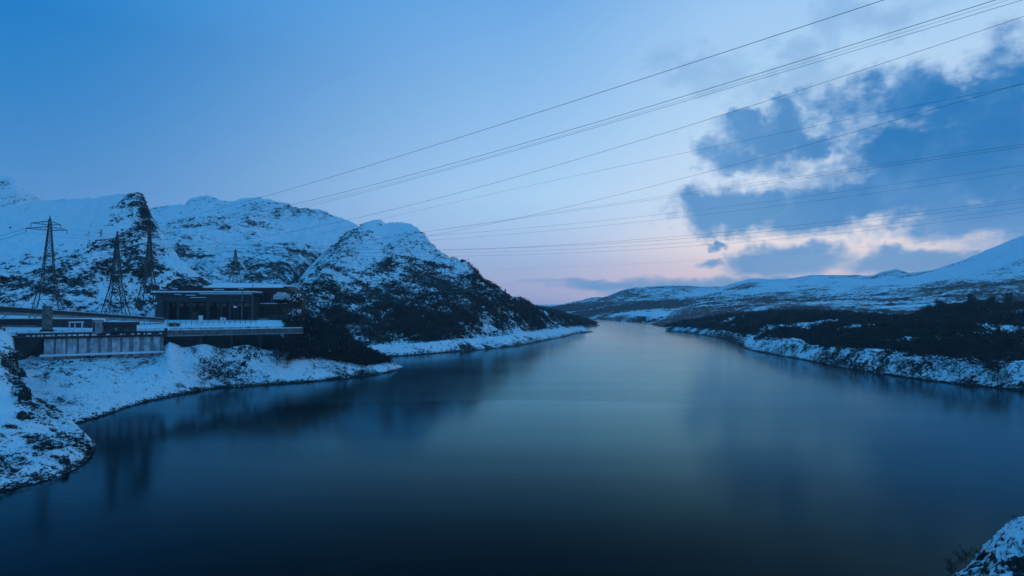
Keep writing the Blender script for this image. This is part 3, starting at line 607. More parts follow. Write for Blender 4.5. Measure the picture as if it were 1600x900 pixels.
# upper road on its sloping viaduct
VA, VB = Vector(P(-90, 472, 285)), Vector(P(258, 497.5, 356))
vdir = (VB - VA).normalized(); vback = Vector((-vdir.y, vdir.x, 0)).normalized(); VL = (VB - VA).length
def vp(s_, back=0.0, up=0.0): return VA + vdir * s_ + vback * back + Vector((0, 0, up))
via = empty('road_viaduct', vp(VL * .4, 3, -8), 'long road viaduct sloping down from the left edge behind the lattice pylons', 'viaduct')
m_ = MB(); q0, q1 = vp(0), vp(VL); n_ = vback
for (a_, b_) in ((0, 7.5),):
    c = [q0 + n_ * a_, q1 + n_ * a_, q1 + n_ * b_, q0 + n_ * b_]; m_.v += [tuple(p) for p in c] + [tuple(p - Vector((0, 0, t_))) for p, t_ in zip(c, (3.2, 1.0, 1.0, 3.2))]
m_.f += [(0, 1, 2, 3), (7, 6, 5, 4), (0, 4, 5, 1), (1, 5, 6, 2), (2, 6, 7, 3), (3, 7, 4, 0)]; m_.build('deck_beam', M_DARKC, via)
m_ = MB(); c = [q0 + n_ * 1, q1 + n_ * 1, q1 + n_ * 6.5, q0 + n_ * 6.5]
m_.v += [tuple(p - Vector((0, 0, t_))) for p, t_ in zip(c, (3.21, 1.01, 1.01, 3.21))] + [tuple(p - Vector((0, 0, t_))) for p, t_ in zip(c, (5.0, 2.6, 2.6, 5.0))]
m_.f += [(0, 1, 2, 3), (7, 6, 5, 4), (0, 4, 5, 1), (1, 5, 6, 2), (2, 6, 7, 3), (3, 7, 4, 0)]; m_.build('soffit_beam', M_CONCL, via)
m_ = MB(); m_.bar(vp(0, 4.2), vp(VL, 4.2), 6.4, 0.3, off=(0, 0.16)); m_.build('road_snow', M_SNOW, via)
railing(via, lambda q: vp(q, 0.3, 0.02), 1, VL - 1, 4.6, 1.3, 0.08)
pl = empty('viaduct_pillar', (px(70, 284), 284, 28), 'thick pale concrete pillar in front of the viaduct', 'pillar')
m_ = MB(); x0, x1 = px(66.2, 284), px(74.5, 284)
m_.poly([(x0, 27.2), (x1 + .25, 27.2), (x1, pz(478.5, 284)), (x0 + .1, pz(477.5, 284))], 284, 287.2); m_.build('shaft', M_CONC, pl)
MB().box(x0 - .3, x1 + .5, 283.6, 287.6, 26.6, 28.4).build('footing', M_DARKC, pl)

rw = empty('retaining_wall', (px(60, 318), 318, 28), 'dark retaining wall under the viaduct with a snowy ledge', 'retaining wall')
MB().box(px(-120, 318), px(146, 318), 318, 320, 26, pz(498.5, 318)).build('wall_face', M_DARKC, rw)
MB().box(px(-120, 318), px(146, 318), 317.8, 322, pz(498.5, 318) + .01, pz(497, 318)).build('cap_snow', M_SNOW, rw)
MB().box(px(-120, 316), px(60, 316), 315.4, 317.6, 26, pz(508, 316)).build('lower_face', M_CONC, rw)

# huts and frames on the low bridge
def fbx(mb, u0, u1, v0, v1, D, depth): return mb.box(px(u0, D), px(u1, D), D, D + depth, pz(v1, D), pz(v0, D))
gt = empty('gate_tower', (px(150.5, 276), 276, 25), 'small pale concrete gate tower with a dark recess on the low bridge', 'gate tower')
fbx(MB(), 145.5, 156, 500, 521, 276, 3.2).build('body', M_CONCL, gt, bevel=.06)
fbx(MB(), 144.5, 156.8, 497.6, 499.9, 275.5, 4.2).build('roof_snow', M_SNOW, gt, bevel=.1)
fbx(MB(), 146.6, 148.8, 503, 519, 275.85, .2).build('recess', M_VOID, gt)
fbx(MB(), 152, 154.6, 505, 513, 275.85, .2).build('shutter', M_CONC, gt)
ht = empty('control_hut', (px(183, 279), 279, 26), 'long dark flat-roofed control hut on the low bridge beside the gate tower', 'hut')
fbx(MB(), 162, 204, 508.4, 519, 279, 5).build('body', M_GREY, ht)
fbx(MB(), 157.5, 205.5, 503.2, 508.2, 278.2, 6.6).build('roof_fascia', M_DARKC, ht, bevel=.08)
for k in range(5): fbx(MB(), 163 + k * 8.2, 170.4 + k * 8.2, 509.6, 518.4, 278.88, .14).build('wall_panel', M_GREY, ht)
fbx(MB(), 180.5, 184, 512.5, 516, 278.72, .12).build('notice', M_CONCL, ht)
fbx(MB(), 194, 203, 515.2, 516.6, 278.72, .12).build('pipe', M_CONC, ht)
fbx(MB(), 158, 205, 502.4, 503.1, 278.4, 6.2).build('roof_snow', M_SNOW, ht)
gf = empty('gantry_frame', (px(119, 290), 290, 27), 'white portal frame with snow on its beam beneath the viaduct', 'frame')
for (a_, b_) in ((108.6, 110), (117, 118.2), (128, 129.6)): fbx(MB(), a_, b_, 504.5, 514.5, 290, .5).build('post', M_WHITE, gf)
fbx(MB(), 108, 130.2, 502.2, 504.4, 289.8, .9).build('beam', M_WHITE, gf)
fbx(MB(), 109, 129, 506.8, 507.6, 290.1, .2).build('cross_rail', M_STEEL, gf)
wf = empty('white_barrier', (px(10, 290), 290, 27), 'small white barrier frame at the left edge under the viaduct', 'barrier')
for a_ in (4.2, 9.4, 13.6): fbx(MB(), a_, a_ + 1, 511.6, 517, 290, .3).build('post', M_WHITE, wf)
fbx(MB(), 4, 14.8, 510.8, 512, 289.9, .5).build('rail', M_WHITE, wf)

# terrace furniture
def cabinet(u, v0, v1, wpx, D, label):
    e = empty('roadside_cabinet', (px(u, D), D, pz(v1, D)), label, 'cabinet', 'white cabinets on the terrace')
    fbx(MB(), u - wpx / 2, u + wpx / 2, v0, v0 + (v1 - v0) * .55, D, .8).build('box', M_WHITE, e, bevel=.04)
    fbx(MB(), u - wpx / 2 - .4, u + wpx / 2 + .4, v0 - 1, v0 - .05, D - .1, 1.0).build('cap_snow', M_SNOW, e, bevel=.08)
    fbx(MB(), u - wpx * .18, u + wpx * .18, v0 + (v1 - v0) * .55, v1 + 2, D + .2, .4).build('stem', M_WHITE, e)
cabinet(313.5, 494, 511, 5.6, 345, 'tall white post cabinet in front of the long dark hall')
cabinet(346, 497, 504.5, 3, 352, 'small white cabinet, left of the close pair on the terrace')
cabinet(351, 497.6, 504.5, 2.8, 353, 'small white cabinet, right of the close pair on the terrace')
def lamp(u, v0, v1, D, label):
    e = empty('lamp_post', (px(u, D), D, pz(v1, D)), label, 'lamp post', 'lamp posts by the hall')
    MB().tube([(px(u, D), D, pz(v1 + 3, D)), (px(u, D), D, pz(v0 + 2, D))], [.16, .10]).build('post', M_STEEL, e)
    fbx(MB(), u - 1.8, u + 2.4, v0, v0 + 2.0, D - .4, .9).build('lamp_head', M_WHITE, e, bevel=.1)
    fbx(MB(), u - 2, u + 2.6, v0 - .9, v0 - .05, D - .4, .9).build('head_snow', M_SNOW, e, bevel=.05)
lamp(242, 473.5, 495, 372, 'lamp post with snow on its head, at the left corner of the dark hall')
lamp(367, 479, 499, 380, 'lamp post with pale head in front of the dark hall doors')
def pole(u, v0, v1, D, r, label):
    e = empty('utility_pole', (px(u, D), D, pz(v1, D)), label, 'pole', 'poles by the buildings')
    MB().tube([(px(u, D), D, pz(v1 + 2, D)), (px(u, D), D, pz(v0, D))], [r, r * .7]).build('shaft', M_CONC, e)
    fbx(MB(), u - 1.2, u + 1.2, v0 + 3, v0 + 3.8, D - .3, .25).build('bracket', M_STEEL, e)
pole(378.5, 452, 498, 388, .32, 'tall grey pole standing before the right end of the hall')
pole(394.6, 443, 499, 390, .22, 'thin dark pole rising above the snowy roof of the upper house')
def terrace_fence(label, u0, v0, D0, u1, v1, D1, n):
    a, b = Vector(P(u0, v0, D0)), Vector(P(u1, v1, D1))
    e = empty('terrace_fence', a, label, 'fence')
    for k in range(n + 1):
        p = a.lerp(b, k / n); MB().box(p.x - .09, p.x + .09, p.y - .09, p.y + .09, p.z - .6, p.z + 1.9).build('fence_post', M_STEEL, e)
    for f_ in (0.7, 1.25, 1.8): MB().bar(a + Vector((0, 0, f_)), b + Vector((0, 0, f_)), .08, .12).build('fence_rail', M_STEEL, e)
terrace_fence('dark post and rail fence where the viaduct meets the terrace', 207, 503.5, 350, 262, 505, 352, 6)
terrace_fence('long low fence along the snowy terrace before the hall', 264, 507, 340, 400, 505, 356, 16)

# ------------------------------------------------------------------ the power station hall
D1 = 400
hall = empty('power_station_hall', (px(315, D1), D1, pz(498, D1)), 'long dark flat-roofed hall with open bays and snow on its roof edge', 'building')
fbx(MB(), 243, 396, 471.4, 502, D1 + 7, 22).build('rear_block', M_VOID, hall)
fbx(MB(), 243, 255, 461.2, 502, D1, 28).build('end_wall', M_GREY, hall)
fbx(MB(), 255.02, 392, 461.2, 471.6, D1 + .4, 28).build('facade_band', M_GREY, hall)
fbx(MB(), 234, 396, 457.2, 461, D1 - 1.2, 31).build('roof_slab', M_DARKC, hall)
fbx(MB(), 235, 395.5, 454.8, 457.1, D1 - 1.0, 30.5).build('roof_snow', M_SNOW, hall, bevel=.25)
fbx(MB(), 310, 394, 459.6, 463.2, D1 - 2.2, 1.0).build('canopy', M_DARKC, hall)
fbx(MB(), 311, 393.5, 458.4, 459.5, D1 - 2.2, 1.0).build('canopy_snow', M_SNOW, hall, bevel=.1)
for (a_, b_, v_) in ((272, 283, 460.6), (290, 306, 461.6), (297, 322, 465.2)):
    fbx(MB(), a_, b_, v_ - .9, v_, D1 - 1.8, .5).build('snow_patch', M_SNOW, hall, bevel=.1)
for (a_, b_, m_) in ((261, 263, M_BROWN), (276.5, 279.6, M_GREY), (296.6, 298.4, M_GREY), (323, 327.2, M_GREY), (345, 346.6, M_BROWN), (357.6, 360.8, M_GREY), (370, 371.6, M_GREY)):
    fbx(MB(), a_, b_, 471.7, 501, D1 + 1.0, 1.2).build('column', m_, hall)
for k, (a_, b_) in enumerate(((255.4, 260.8), (263.3, 276.2), (280, 296.2), (298.8, 322.6), (327.6, 344.6), (347, 357.2), (361.2, 369.6), (372, 391))):
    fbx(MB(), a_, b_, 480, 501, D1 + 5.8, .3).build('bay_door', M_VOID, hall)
    fbx(MB(), a_ + .4, b_ - .4, 473.6, 479, D1 + 5.9, .2).build('bay_window', M_GLASS, hall)
fbx(MB(), 391.2, 396, 463.4, 502, D1 + .2, 10).build('corner_pier', M_GREY, hall)
fbx(MB(), 262, 262 + 130, 499.4, 503, D1 - 3.4, 5).build('plinth', M_CONC, hall)

for (a_, b_, v_) in ((248, 256, 452.4), (268, 273, 451.6), (334, 346, 452.8), (372, 377, 451.4)):
    fbx(MB(), a_, b_, v_, 454.7, D1 + 6, 3.2).build('roof_unit', M_GREY, hall); fbx(MB(), a_ - .3, b_ + .3, v_ - .9, v_ - .05, D1 + 5.8, 3.6).build('unit_snow', M_SNOW, hall, bevel=.1)
for u_ in (258, 300, 341, 366, 388): fbx(MB(), u_, u_ + .7, 461.4, 499, D1 - .35, .3).build('downpipe', M_DARKC, hall)
for (a_, b_, v_) in ((243, 262, 499.6), (284, 296, 500.2), (330, 338, 500.0)): fbx(MB(), a_, b_, v_, 503.4, D1 - 5.4, 2.6).build('snow_drift', M_SNOW, hall, bevel=.35)
fbx(MB(), 300.4, 309, 487, 501, D1 + 4.6, 1.0).build('stacked_crates', M_BROWN, hall)
D2 = 412
uh = empty('upper_house', (px(410, D2), D2, pz(503, D2)), 'brown two-storey building with thick snow on its mono-pitch roof', 'building')
m_ = MB(); m_.poly([(px(394, D2), pz(451.5, D2)), (px(443, D2), pz(450.5, D2)), (px(448, D2), pz(452.5, D2)), (px(456, D2), pz(459, D2)), (px(461, D2), pz(470, D2)), (px(461, D2), pz(505, D2)), (px(394, D2), pz(505, D2))], D2 + 3, D2 + 20); m_.build('body', M_BROWN, uh)
m_ = MB(); m_.poly([(px(442, D2), pz(446.8, D2)), (px(446, D2), pz(447.5, D2)), (px(456, D2), pz(455, D2)), (px(462, D2), pz(468, D2)), (px(463, D2), pz(478, D2)), (px(461.2, D2), pz(478, D2)), (px(459.6, D2), pz(469, D2)), (px(453.5, D2), pz(459.6, D2)), (px(445, D2), pz(454, D2)), (px(442, D2), pz(454, D2))], D2 + 1.5, D2 + 20.4); m_.build('gable_parapet', M_BROWN, uh)
m_ = MB(); m_.poly([(px(314, D2), pz(451.8, D2)), (px(441.5, D2), pz(451.2, D2)), (px(441.5, D2), pz(449.6, D2)), (px(314, D2), pz(449.6, D2))], D2 + .5, D2 + 21); m_.build('roof_slab', M_DARKC, uh)
m_ = MB()
zf, zb = pz(449.5, D2 + .6), pz(449.5, D2 + .6) + 3.6
for (a_, b_, zl, zr) in ((316, 393.6, 3.9, 3.3), (395.8, 441, 3.3, 2.0)):
    xa, xb = px(a_, D2), px(b_, D2); i = len(m_.v); y0, y1 = D2 + .6, D2 + 20
    m_.v += [(xa, y0, zf), (xb, y0, zf), (xb, y1, zf + zr), (xa, y1, zf + zl), (xa, y0, zf + .5), (xb, y0, zf + .4), (xb, y1, zf + zr + .4), (xa, y1, zf + zl + .4)]
    m_.f += [tuple(i + k for k in q) for q in ((3, 2, 1, 0), (4, 5, 6, 7), (0, 1, 5, 4), (1, 2, 6, 5), (2, 3, 7, 6), (3, 0, 4, 7))]
m_.build('roof_snow', M_SNOW, uh)
fbx(MB(), 318, 393.8, 452, 459, D2 + 4, 12).build('clerestory', M_VOID, uh)
for k in range(7): fbx(MB(), 320 + k * 10.4, 328.5 + k * 10.4, 452.8, 456.4, D2 + 3.8, .15).build('clerestory_window', M_GLASS, uh)
for (a_, b_) in ((397, 408.4), (411.6, 418), (419, 427)):
    f_ = fbx(MB(), a_, b_, 455, 472.5, D2 + 2.85, .14).build('window', M_VOID, uh)
    fbx(MB(), a_ + .8, b_ - .8, 456.5, 471.5, D2 + 2.72, .1).build('pane', M_GLASS, f_)
for a_ in (394.5, 409, 428): fbx(MB(), a_, a_ + 2.2, 453.6, 473, D2 + 2.0, 1.0).build('column', M_BROWN, uh)
fbx(MB(), 394.2, 447.5, 474.9, 477, D2 - .5, 3.4).build('ledge', M_DARKC, uh)
for (a_, b_) in ((396, 411), (412, 431), (432.5, 446.5)): fbx(MB(), a_, b_, 473.4 + random.random() * .5, 474.8, D2 - .4, 3).build('ledge_snow', M_SNOW, uh, bevel=.12)
for k in range(5):
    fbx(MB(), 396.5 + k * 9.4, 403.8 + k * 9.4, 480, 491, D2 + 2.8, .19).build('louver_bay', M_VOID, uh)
    for j in range(4): fbx(MB(), 396.9 + k * 9.4, 403.4 + k * 9.4, 480.6 + j * 2.6, 481.6 + j * 2.6, D2 + 2.6, .16).build('louver_slat', M_BROWN, uh)
fbx(MB(), 420, 449, 492.6, 504, D2 - 1.5, 4.4).build('plinth', M_GREY, uh)
fbx(MB(), 392, 419, 499, 504, D2 - 4, 6).build('low_wall', M_BROWN, uh)
fbx(MB(), 393, 418, 498, 498.95, D2 - 4, 2).build('low_wall_snow', M_SNOW, uh, bevel=.1)

def lump(name, c, r, m, label, cat, seed, parent=None, group=None, sub=4, flat=0.35, amp=.5):
    bm = bmesh.new(); bmesh.ops.create_icosphere(bm, subdivisions=sub, radius=1.0)
    V = np.array([v.co[:] for v in bm.verts])
    n = fbm(V[:, 0] * 1.7 + seed * 3.1 + V[:, 2] * 1.3, V[:, 1] * 1.7 - V[:, 2] * 1.1 + seed, seed, 5, .6, True) + .5 * fbm(V[:, 0] * 1.1 - V[:, 2], V[:, 1] * 1.1 + V[:, 2], seed + 3, 3)
    V *= (1 + amp * n)[:, None]
    for v, p in zip(bm.verts, V): v.co = (p[0] * r[0], p[1] * r[1], max(p[2], -flat) * r[2])
    me = bpy.data.meshes.new(name); bm.to_mesh(me); bm.free()
    a = me.attributes.new('cover', 'FLOAT', 'POINT'); a.data.foreach_set('value', np.full(len(V), .5, np.float32))
    o = link(name, me, m); o.location = c
    return tag(o, label, cat, group)
lump('rock_outcrop', (px(290, 430), 436, pz(458, 430)), (17, 8, 10.5), M_ROCK, 'dark snow-capped rock outcrop rising behind the long hall roof', 'rock', 5, sub=5, amp=.28)

# ------------------------------------------------------------------ lattice pylons
def pylon(name, u, vtop, zbase, D, wbase, arms, label, yaw=0.35, kink=0.42, sc=1.0):
    """arms: list of (height fraction, half length left, half length right)"""
    ztop = pz(vtop, D); Ht = ztop - zbase; base = Vector((px(u, D), D, zbase))
    e = empty('lattice_pylon', base, label, 'pylon', 'lattice pylons beside the power station')
    ca, sa = math.cos(yaw), math.sin(yaw)
    ex, ey = Vector((ca, sa, 0)), Vector((-sa, ca, 0))
    def width(f_): return (wbase * (1 - f_ / kink) + wbase * .36 * f_ / kink) if f_ < kink else max(.25, wbase * .36 * (1 - (f_ - kink) / (1 - kink) * .93))
    def cor(f_, k):
        a_, b_ = ((-1, -1), (1, -1), (1, 1), (-1, 1))[k]; w_ = width(f_) / 2
        return base + ex * a_ * w_ + ey * b_ * w_ + Vector((0, 0, Ht * f_))
    t_ = .19 * sc
    for k in range(4):
        m_ = MB(); fs = [0, kink, .7, .97]
        for a_, b_ in zip(fs[:-1], fs[1:]): m_.bar(cor(a_, k), cor(b_, k), t_ * 1.5, t_ * 1.5)
        m_.build('leg', M_STEEL, e)
    m_ = MB(); f_ = 0.0; lv = [0]
    while f_ < .93: f_ += max(.03, width(f_) * .95 / Ht); lv.append(min(f_, .95))
    for a_, b_ in zip(lv[:-1], lv[1:]):
        for k in range(4):
            m_.bar(cor(a_, k), cor(b_, (k + 1) % 4), t_ * .8, t_ * .8); m_.bar(cor(a_, (k + 1) % 4), cor(b_, k), t_ * .8, t_ * .8)
            m_.bar(cor(b_, k), cor(b_, (k + 1) % 4), t_ * .7, t_ * .7)
    br = m_.build('bracing', M_STEEL, e); br['kind'] = 'stuff'
    MB().bar(base + Vector((0, 0, Ht * .95)), base + Vector((0, 0, Ht)), t_ * 1.6, t_ * 1.6).build('peak', M_STEEL, e)
    tips = []
    for (h_, l, r_) in arms:
        for sgn, L in ((-1, l), (1, r_)):
            m_ = MB(); w_ = width(h_) / 2; z0 = Vector((0, 0, Ht * h_)); z1 = Vector((0, 0, Ht * h_ + Ht * .035))
            tip = base + ex * sgn * L + z0 + Vector((0, 0, Ht * .008))
            for b_ in (-1, 1):
                m_.bar(base + ex * sgn * w_ + ey * b_ * w_ + z0, tip, t_ * 1.1, t_ * 1.1); m_.bar(base + ex * sgn * w_ + ey * b_ * w_ + z1, tip, t_ * 1.1, t_ * 1.1)
            for q in (.2, .4, .6, .8):
                a_ = base + ex * sgn * w_ - ey * w_ + z0; c_ = base + ex * sgn * w_ - ey * w_ + z1
                m_.bar(a_.lerp(tip, q), c_.lerp(tip, max(0, q - .2)), t_ * .7, t_ * .7)
            m_.build('crossarm', M_STEEL, e)
            MB().tube([tip, tip - Vector((0, 0, 2.0))], [.16, .16], 5).build('insulator', M_DARKC, e)
            tips.append(tip - Vector((0, 0, 2.0)))
    return base + Vector((0, 0, Ht)), tips
TOP1, T1 = pylon('p', 75, 337, 29, 330, 15.5, [(.865, 10.5, 8), (.915, 8.5, 5)], 'tallest lattice pylon at the far left, standing over the thick pillar', .5, sc=1.25)
TOP2, T2 = pylon('p', 181, 364, 29, 350, 13.5, [(.865, 6, 5), (.905, 11.5, 8)], 'lattice pylon rising behind the flat-roofed control hut', .25, sc=1.55)
TOP3, T3 = pylon('p', 232, 353, 38, 420, 12.5, [(.76, 8, 7), (.86, 8, 7), (.93, 5, 5)], 'lattice pylon against the dark crag left of the long hall', .9, sc=1.75)
TOP4, T4 = pylon('p', 367, 388, 52, 556, 13, [(.76, 10, 9), (.92, 9, 7)], 'small distant lattice pylon behind the snowy roof of the brown building', .9, kink=.5, sc=1.15)

# ------------------------------------------------------------------ conductors crossing the sky
def cable(A, mid, end, Dend, label, r=.055, group='power lines across the sky'):
    """hangs from A, passes picture position mid, leaves toward end (u, v at depth Dend)"""
    A = Vector(A); B = Vector(P(end[0], end[1], Dend)); best = None
    for k in range(1, 400):
        t_ = k / 400; p = A.lerp(B, t_); q = proj(np.array(p[:]))
        if best is None or abs(q[0] - mid[0]) < best[0]: best = (abs(q[0] - mid[0]), t_, p)
    t_, p = best[1], best[2]; want = P(mid[0], mid[1], p.y)[2]; sag = (p.z - want) / (4 * t_ * (1 - t_))
    n = 40
    pts = [A.lerp(B, (k / n) ** .8) - Vector((0, 0, sag * 4 * (k / n) ** .8 * (1 - (k / n) ** .8))) for k in range(n + 1)]
    o = MB().tube(pts, r * .8, 5).build('power_line', M_CABLE, None, smooth=True)
    return tag(o, label, 'power line', group)
cable(TOP3, (960, 138), (1420, -13), 95, 'uppermost single power line leaving through the top edge', .07)
cable(T3[4], (960, 182), (1600, -14), 110, 'upper of the three close power lines near the top right corner', .075)
cable(T3[5], (960, 187), (1600, -8), 112, 'middle and thinnest of the three close power lines near the top right corner', .035)
cable(T3[3], (960, 191), (1620, -7), 114, 'lower of the three close power lines near the top right corner', .055)
cable(T3[1], (960, 232), (1640, 12), 125, 'single power line over the upper edge of the large cloud', .06)
cable(T4[3], (960, 262), (1700, 112), 165, 'flatter upper power line of two that meet at the right edge in the cloud', .05)
cable(T4[2], (960, 306), (1680, 106), 150, 'steeper lower power line of two that meet at the right edge in the cloud', .055)
cable(T4[1], (960, 318), (1680, 214), 190, 'upper of the twin power lines crossing the middle of the dark cloud', .05)
cable(T4[0], (960, 320.5), (1680, 218), 186, 'lower of the twin power lines crossing the middle of the dark cloud', .05)
cable(T2[3], (960, 343), (1680, 245), 210, 'upper of two faint power lines below the middle of the dark cloud', .042)
cable(T2[1], (960, 351), (1680, 255), 205, 'lower of two faint power lines below the middle of the dark cloud', .042)
cable(T2[0], (960, 377), (1680, 300), 225, 'upper of the twin power lines at the foot of the dark cloud', .05)
cable(T1[3], (960, 380), (1680, 303.5), 222, 'lower of the twin power lines at the foot of the dark cloud', .05)
cable(T1[1], (960, 386), (1680, 313), 230, 'second lowest power line crossing under the dark cloud base', .045)
cable(T1[0], (960, 392), (1680, 320), 228, 'lower power line crossing just above the pink gap in the sky', .045)
cable(T4[0], (960, 414), (1680, 352), 300, 'faint lowest power line low over the pink sky', .03)
for k, (a_, lb) in enumerate(((T1[2], 'upper'), (T1[0], 'lower'))):
    o = MB().tube([Vector(a_).lerp(Vector(P(-160, 404 + 5 * k, 262)), q) - Vector((0, 0, 6 * q * (1 - q))) for q in np.linspace(0, 1, 16)], .08, 5).build('power_line', M_CABLE, None, smooth=True)
    tag(o, lb + ' of two power lines running from the tallest pylon to the left edge', 'power line', 'power lines at the left edge')

# ------------------------------------------------------------------ trees and scrub
def quads(C_, A, B):
    """flat quads with centre C_, half axes A and B -> vertices, faces"""
    n = len(C_); V = np.stack([C_ - A - B, C_ + A - B * .55, C_ + A * 1.0 + B * .55, C_ - A + B], 1).reshape(-1, 3)
    return V, np.arange(n * 4).reshape(n, 4)
def rand_unit(r, n):
    v = r.normal(size=(n, 3)); return v / np.linalg.norm(v, axis=1, keepdims=True)
def bare_tree_meshes(seed, Ht, spread, nt=520):
    """trunk with limbs, and a crown of fine twig sprays gathered in uneven clumps (some carry snow)"""
    r = np.random.default_rng(seed); m_ = MB(); tips = []
    lean = r.normal(0, .04, 2); top = Vector((lean[0] * Ht, lean[1] * Ht, Ht * .8))
    m_.tube([(0, 0, -.6), top * .35 + Vector((r.normal(0, .15), r.normal(0, .15), 0)), top], [Ht * .022, Ht * .015, Ht * .004], 5)
    for k in range(11):
        f_ = .22 + .07 * k * .9; a = r.uniform(0, 6.28); L = spread * (1.05 - f_ * .6) * r.uniform(.7, 1.15)
        p0 = top * (f_ / .8 if f_ < .8 else 1); p1 = p0 + Vector((math.cos(a) * L * .6, math.sin(a) * L * .6, L * .35)); p2 = p0 + Vector((math.cos(a) * L, math.sin(a) * L, L * r.uniform(.55, .95)))
        m_.tube([p0, p1, p2], [Ht * .009, Ht * .006, Ht * .002], 4); tips += [p1, p2, p0.lerp(p1, .6)]
    tips.append(top)
    c = np.array([tips[i][:] for i in r.integers(0, len(tips), nt)]) + r.normal(0, .075 * Ht, (nt, 3)) * (1, 1, .9)
    c[:, 2] = np.maximum(c[:, 2], Ht * .08)
    d = rand_unit(r, nt) * .7 + np.array([0, 0, .55]); d /= np.linalg.norm(d, axis=1, keepdims=True)
    q = np.cross(d, rand_unit(r, nt)); q /= np.linalg.norm(q, axis=1, keepdims=True)
    V, Fq = quads(c, d * (r.uniform(.35, .85, (nt, 1)) * Ht / 11), q * (r.uniform(.07, .16, (nt, 1)) * Ht / 11))
    return m_, V, Fq
def tree_kit(kind, seed, Ht, spread, nt):
    m_, V, Fq = bare_tree_meshes(seed, Ht, spread, nt)
    tr = bpy.data.meshes.new('trunk'); tr.from_pydata(m_.v, [], m_.f); tr.materials.append(M_BARK)
    cr = mesh_np('crown', V, Fq, False); cr.materials.append(M_TWIG); cr.materials.append(M_SNOW)
    cr.polygons.foreach_set('material_index', (rng.random(len(Fq)) < .006).astype(np.int32))
    return tr, cr
KITS = [tree_kit('bare', 100 + k, h_, sp_, n_) for k, (h_, sp_, n_) in enumerate(((11, 4.2, 560), (9, 3.6, 460), (12.5, 4.4, 620), (7.5, 3.6, 420), (10, 5.0, 560)))]
def put_tree(loc, sc, label, group, cat='tree', name='bare_tree', kit=None):
    tr, cr = kit or KITS[random.randrange(len(KITS))]
    e = empty(name, loc, label, cat, group); e.rotation_euler = (0, 0, random.uniform(0, 6.28)); e.scale = (sc * random.uniform(.9, 1.15),) * 2 + (sc,)
    link('trunk', tr, None, e); link('crown', cr, None, e)
    return e
def scrub(name, pts, hts, nq, m, label, cat, r, wide=.55, spread=.42, snow=.0):
    """low twiggy clumps, joined: nobody could count them"""
    n = len(pts); hts = np.asarray(hts)
    c = np.repeat(pts, nq, 0); hh = np.repeat(hts, nq)[:, None]
    off = r.normal(0, 1, (n * nq, 3)) * (spread, spread, .26) * hh; off[:, 2] = np.abs(off[:, 2]) * 1.2 + .12 * hh[:, 0]
    c = c + off
    d = rand_unit(r, n * nq) * .8 + np.array([0, 0, .5]); d /= np.linalg.norm(d, axis=1, keepdims=True)
    q = np.cross(d, rand_unit(r, n * nq)); q /= np.linalg.norm(q, axis=1, keepdims=True)
    V, Fq = quads(c, d * hh * r.uniform(.16, .34, (n * nq, 1)), q * hh * r.uniform(.05, .12, (n * nq, 1)) * wide / .55)
    me = mesh_np(name, V, Fq, False); me.materials.append(m)
    if snow: me.materials.append(M_SNOW); me.polygons.foreach_set('material_index', (r.random(len(Fq)) < snow).astype(np.int32))
    o = link(name, me); return tag(o, label, cat, None, 'stuff')

r1 = np.random.default_rng(5)
# the dark grove on the near bank, behind the end of the grey bridge
GROVE = [(446, 309, 13), (456, 311, 13), (438, 306, 13), (464, 316, 14), (450, 316, 15), (472, 318, 14),
         (478, 362, 28), (486, 355, 22), (494, 350, 24), (504, 358, 23), (512, 352, 21.5), (520, 362, 21), (530, 356, 19), (538, 362, 17.5), (546, 358, 15.5), (556, 362, 13), (566, 365, 11), (576, 362, 9.5), (586, 362, 8),
         (470, 336, 21), (478, 338, 19), (486, 336, 17), (496, 338, 17), (506, 338, 16), (516, 340, 15), (526, 344, 13.5), (536, 345, 12.5), (546, 348, 11), (556, 352, 9.5), (568, 356, 8), (580, 358, 7), (592, 362, 6),
         (476, 326, 15), (486, 327, 14), (497, 328, 13), (508, 331, 12), (520, 334, 11), (532, 338, 9.5), (544, 342, 8.5), (460, 330, 17), (452, 334, 21), (463, 342, 23), (458, 352, 25), (470, 350, 26), (480, 346, 24), (492, 345, 22),
         (604, 362, 4.5), (598, 356, 5), (610, 364, 3.6), (500, 370, 22), (515, 372, 20), (530, 372, 17), (545, 374, 13), (560, 376, 9)]
for (u, D, z) in GROVE:
    z = ground('snowy_bank', *proj(np.array(P(u, 0, D)[:2] + (z,)))).z if False else z
    put_tree((px(u + random.uniform(-3, 3), D), D, z - 1.5), random.uniform(.82, 1.12) * (0.62 if u > 555 else 1.0), 'leafless dark tree packed into the grove at the end of the grey bridge', 'trees of the near grove')
def w_grove(V, c):
    u, v = proj(V); return ((u > 452) & (u < 612) & (V[:, 2] > 5 + np.clip((560 - u) / 60, 0, 1) * 5)).astype(float)
pg = sample('snowy_bank', 2600, w_grove); scrub('grove_undergrowth', pg, r1.uniform(1.6, 4.5, len(pg)), 26, M_TWIG, 'dense dark undergrowth filling the grove', 'undergrowth', r1)

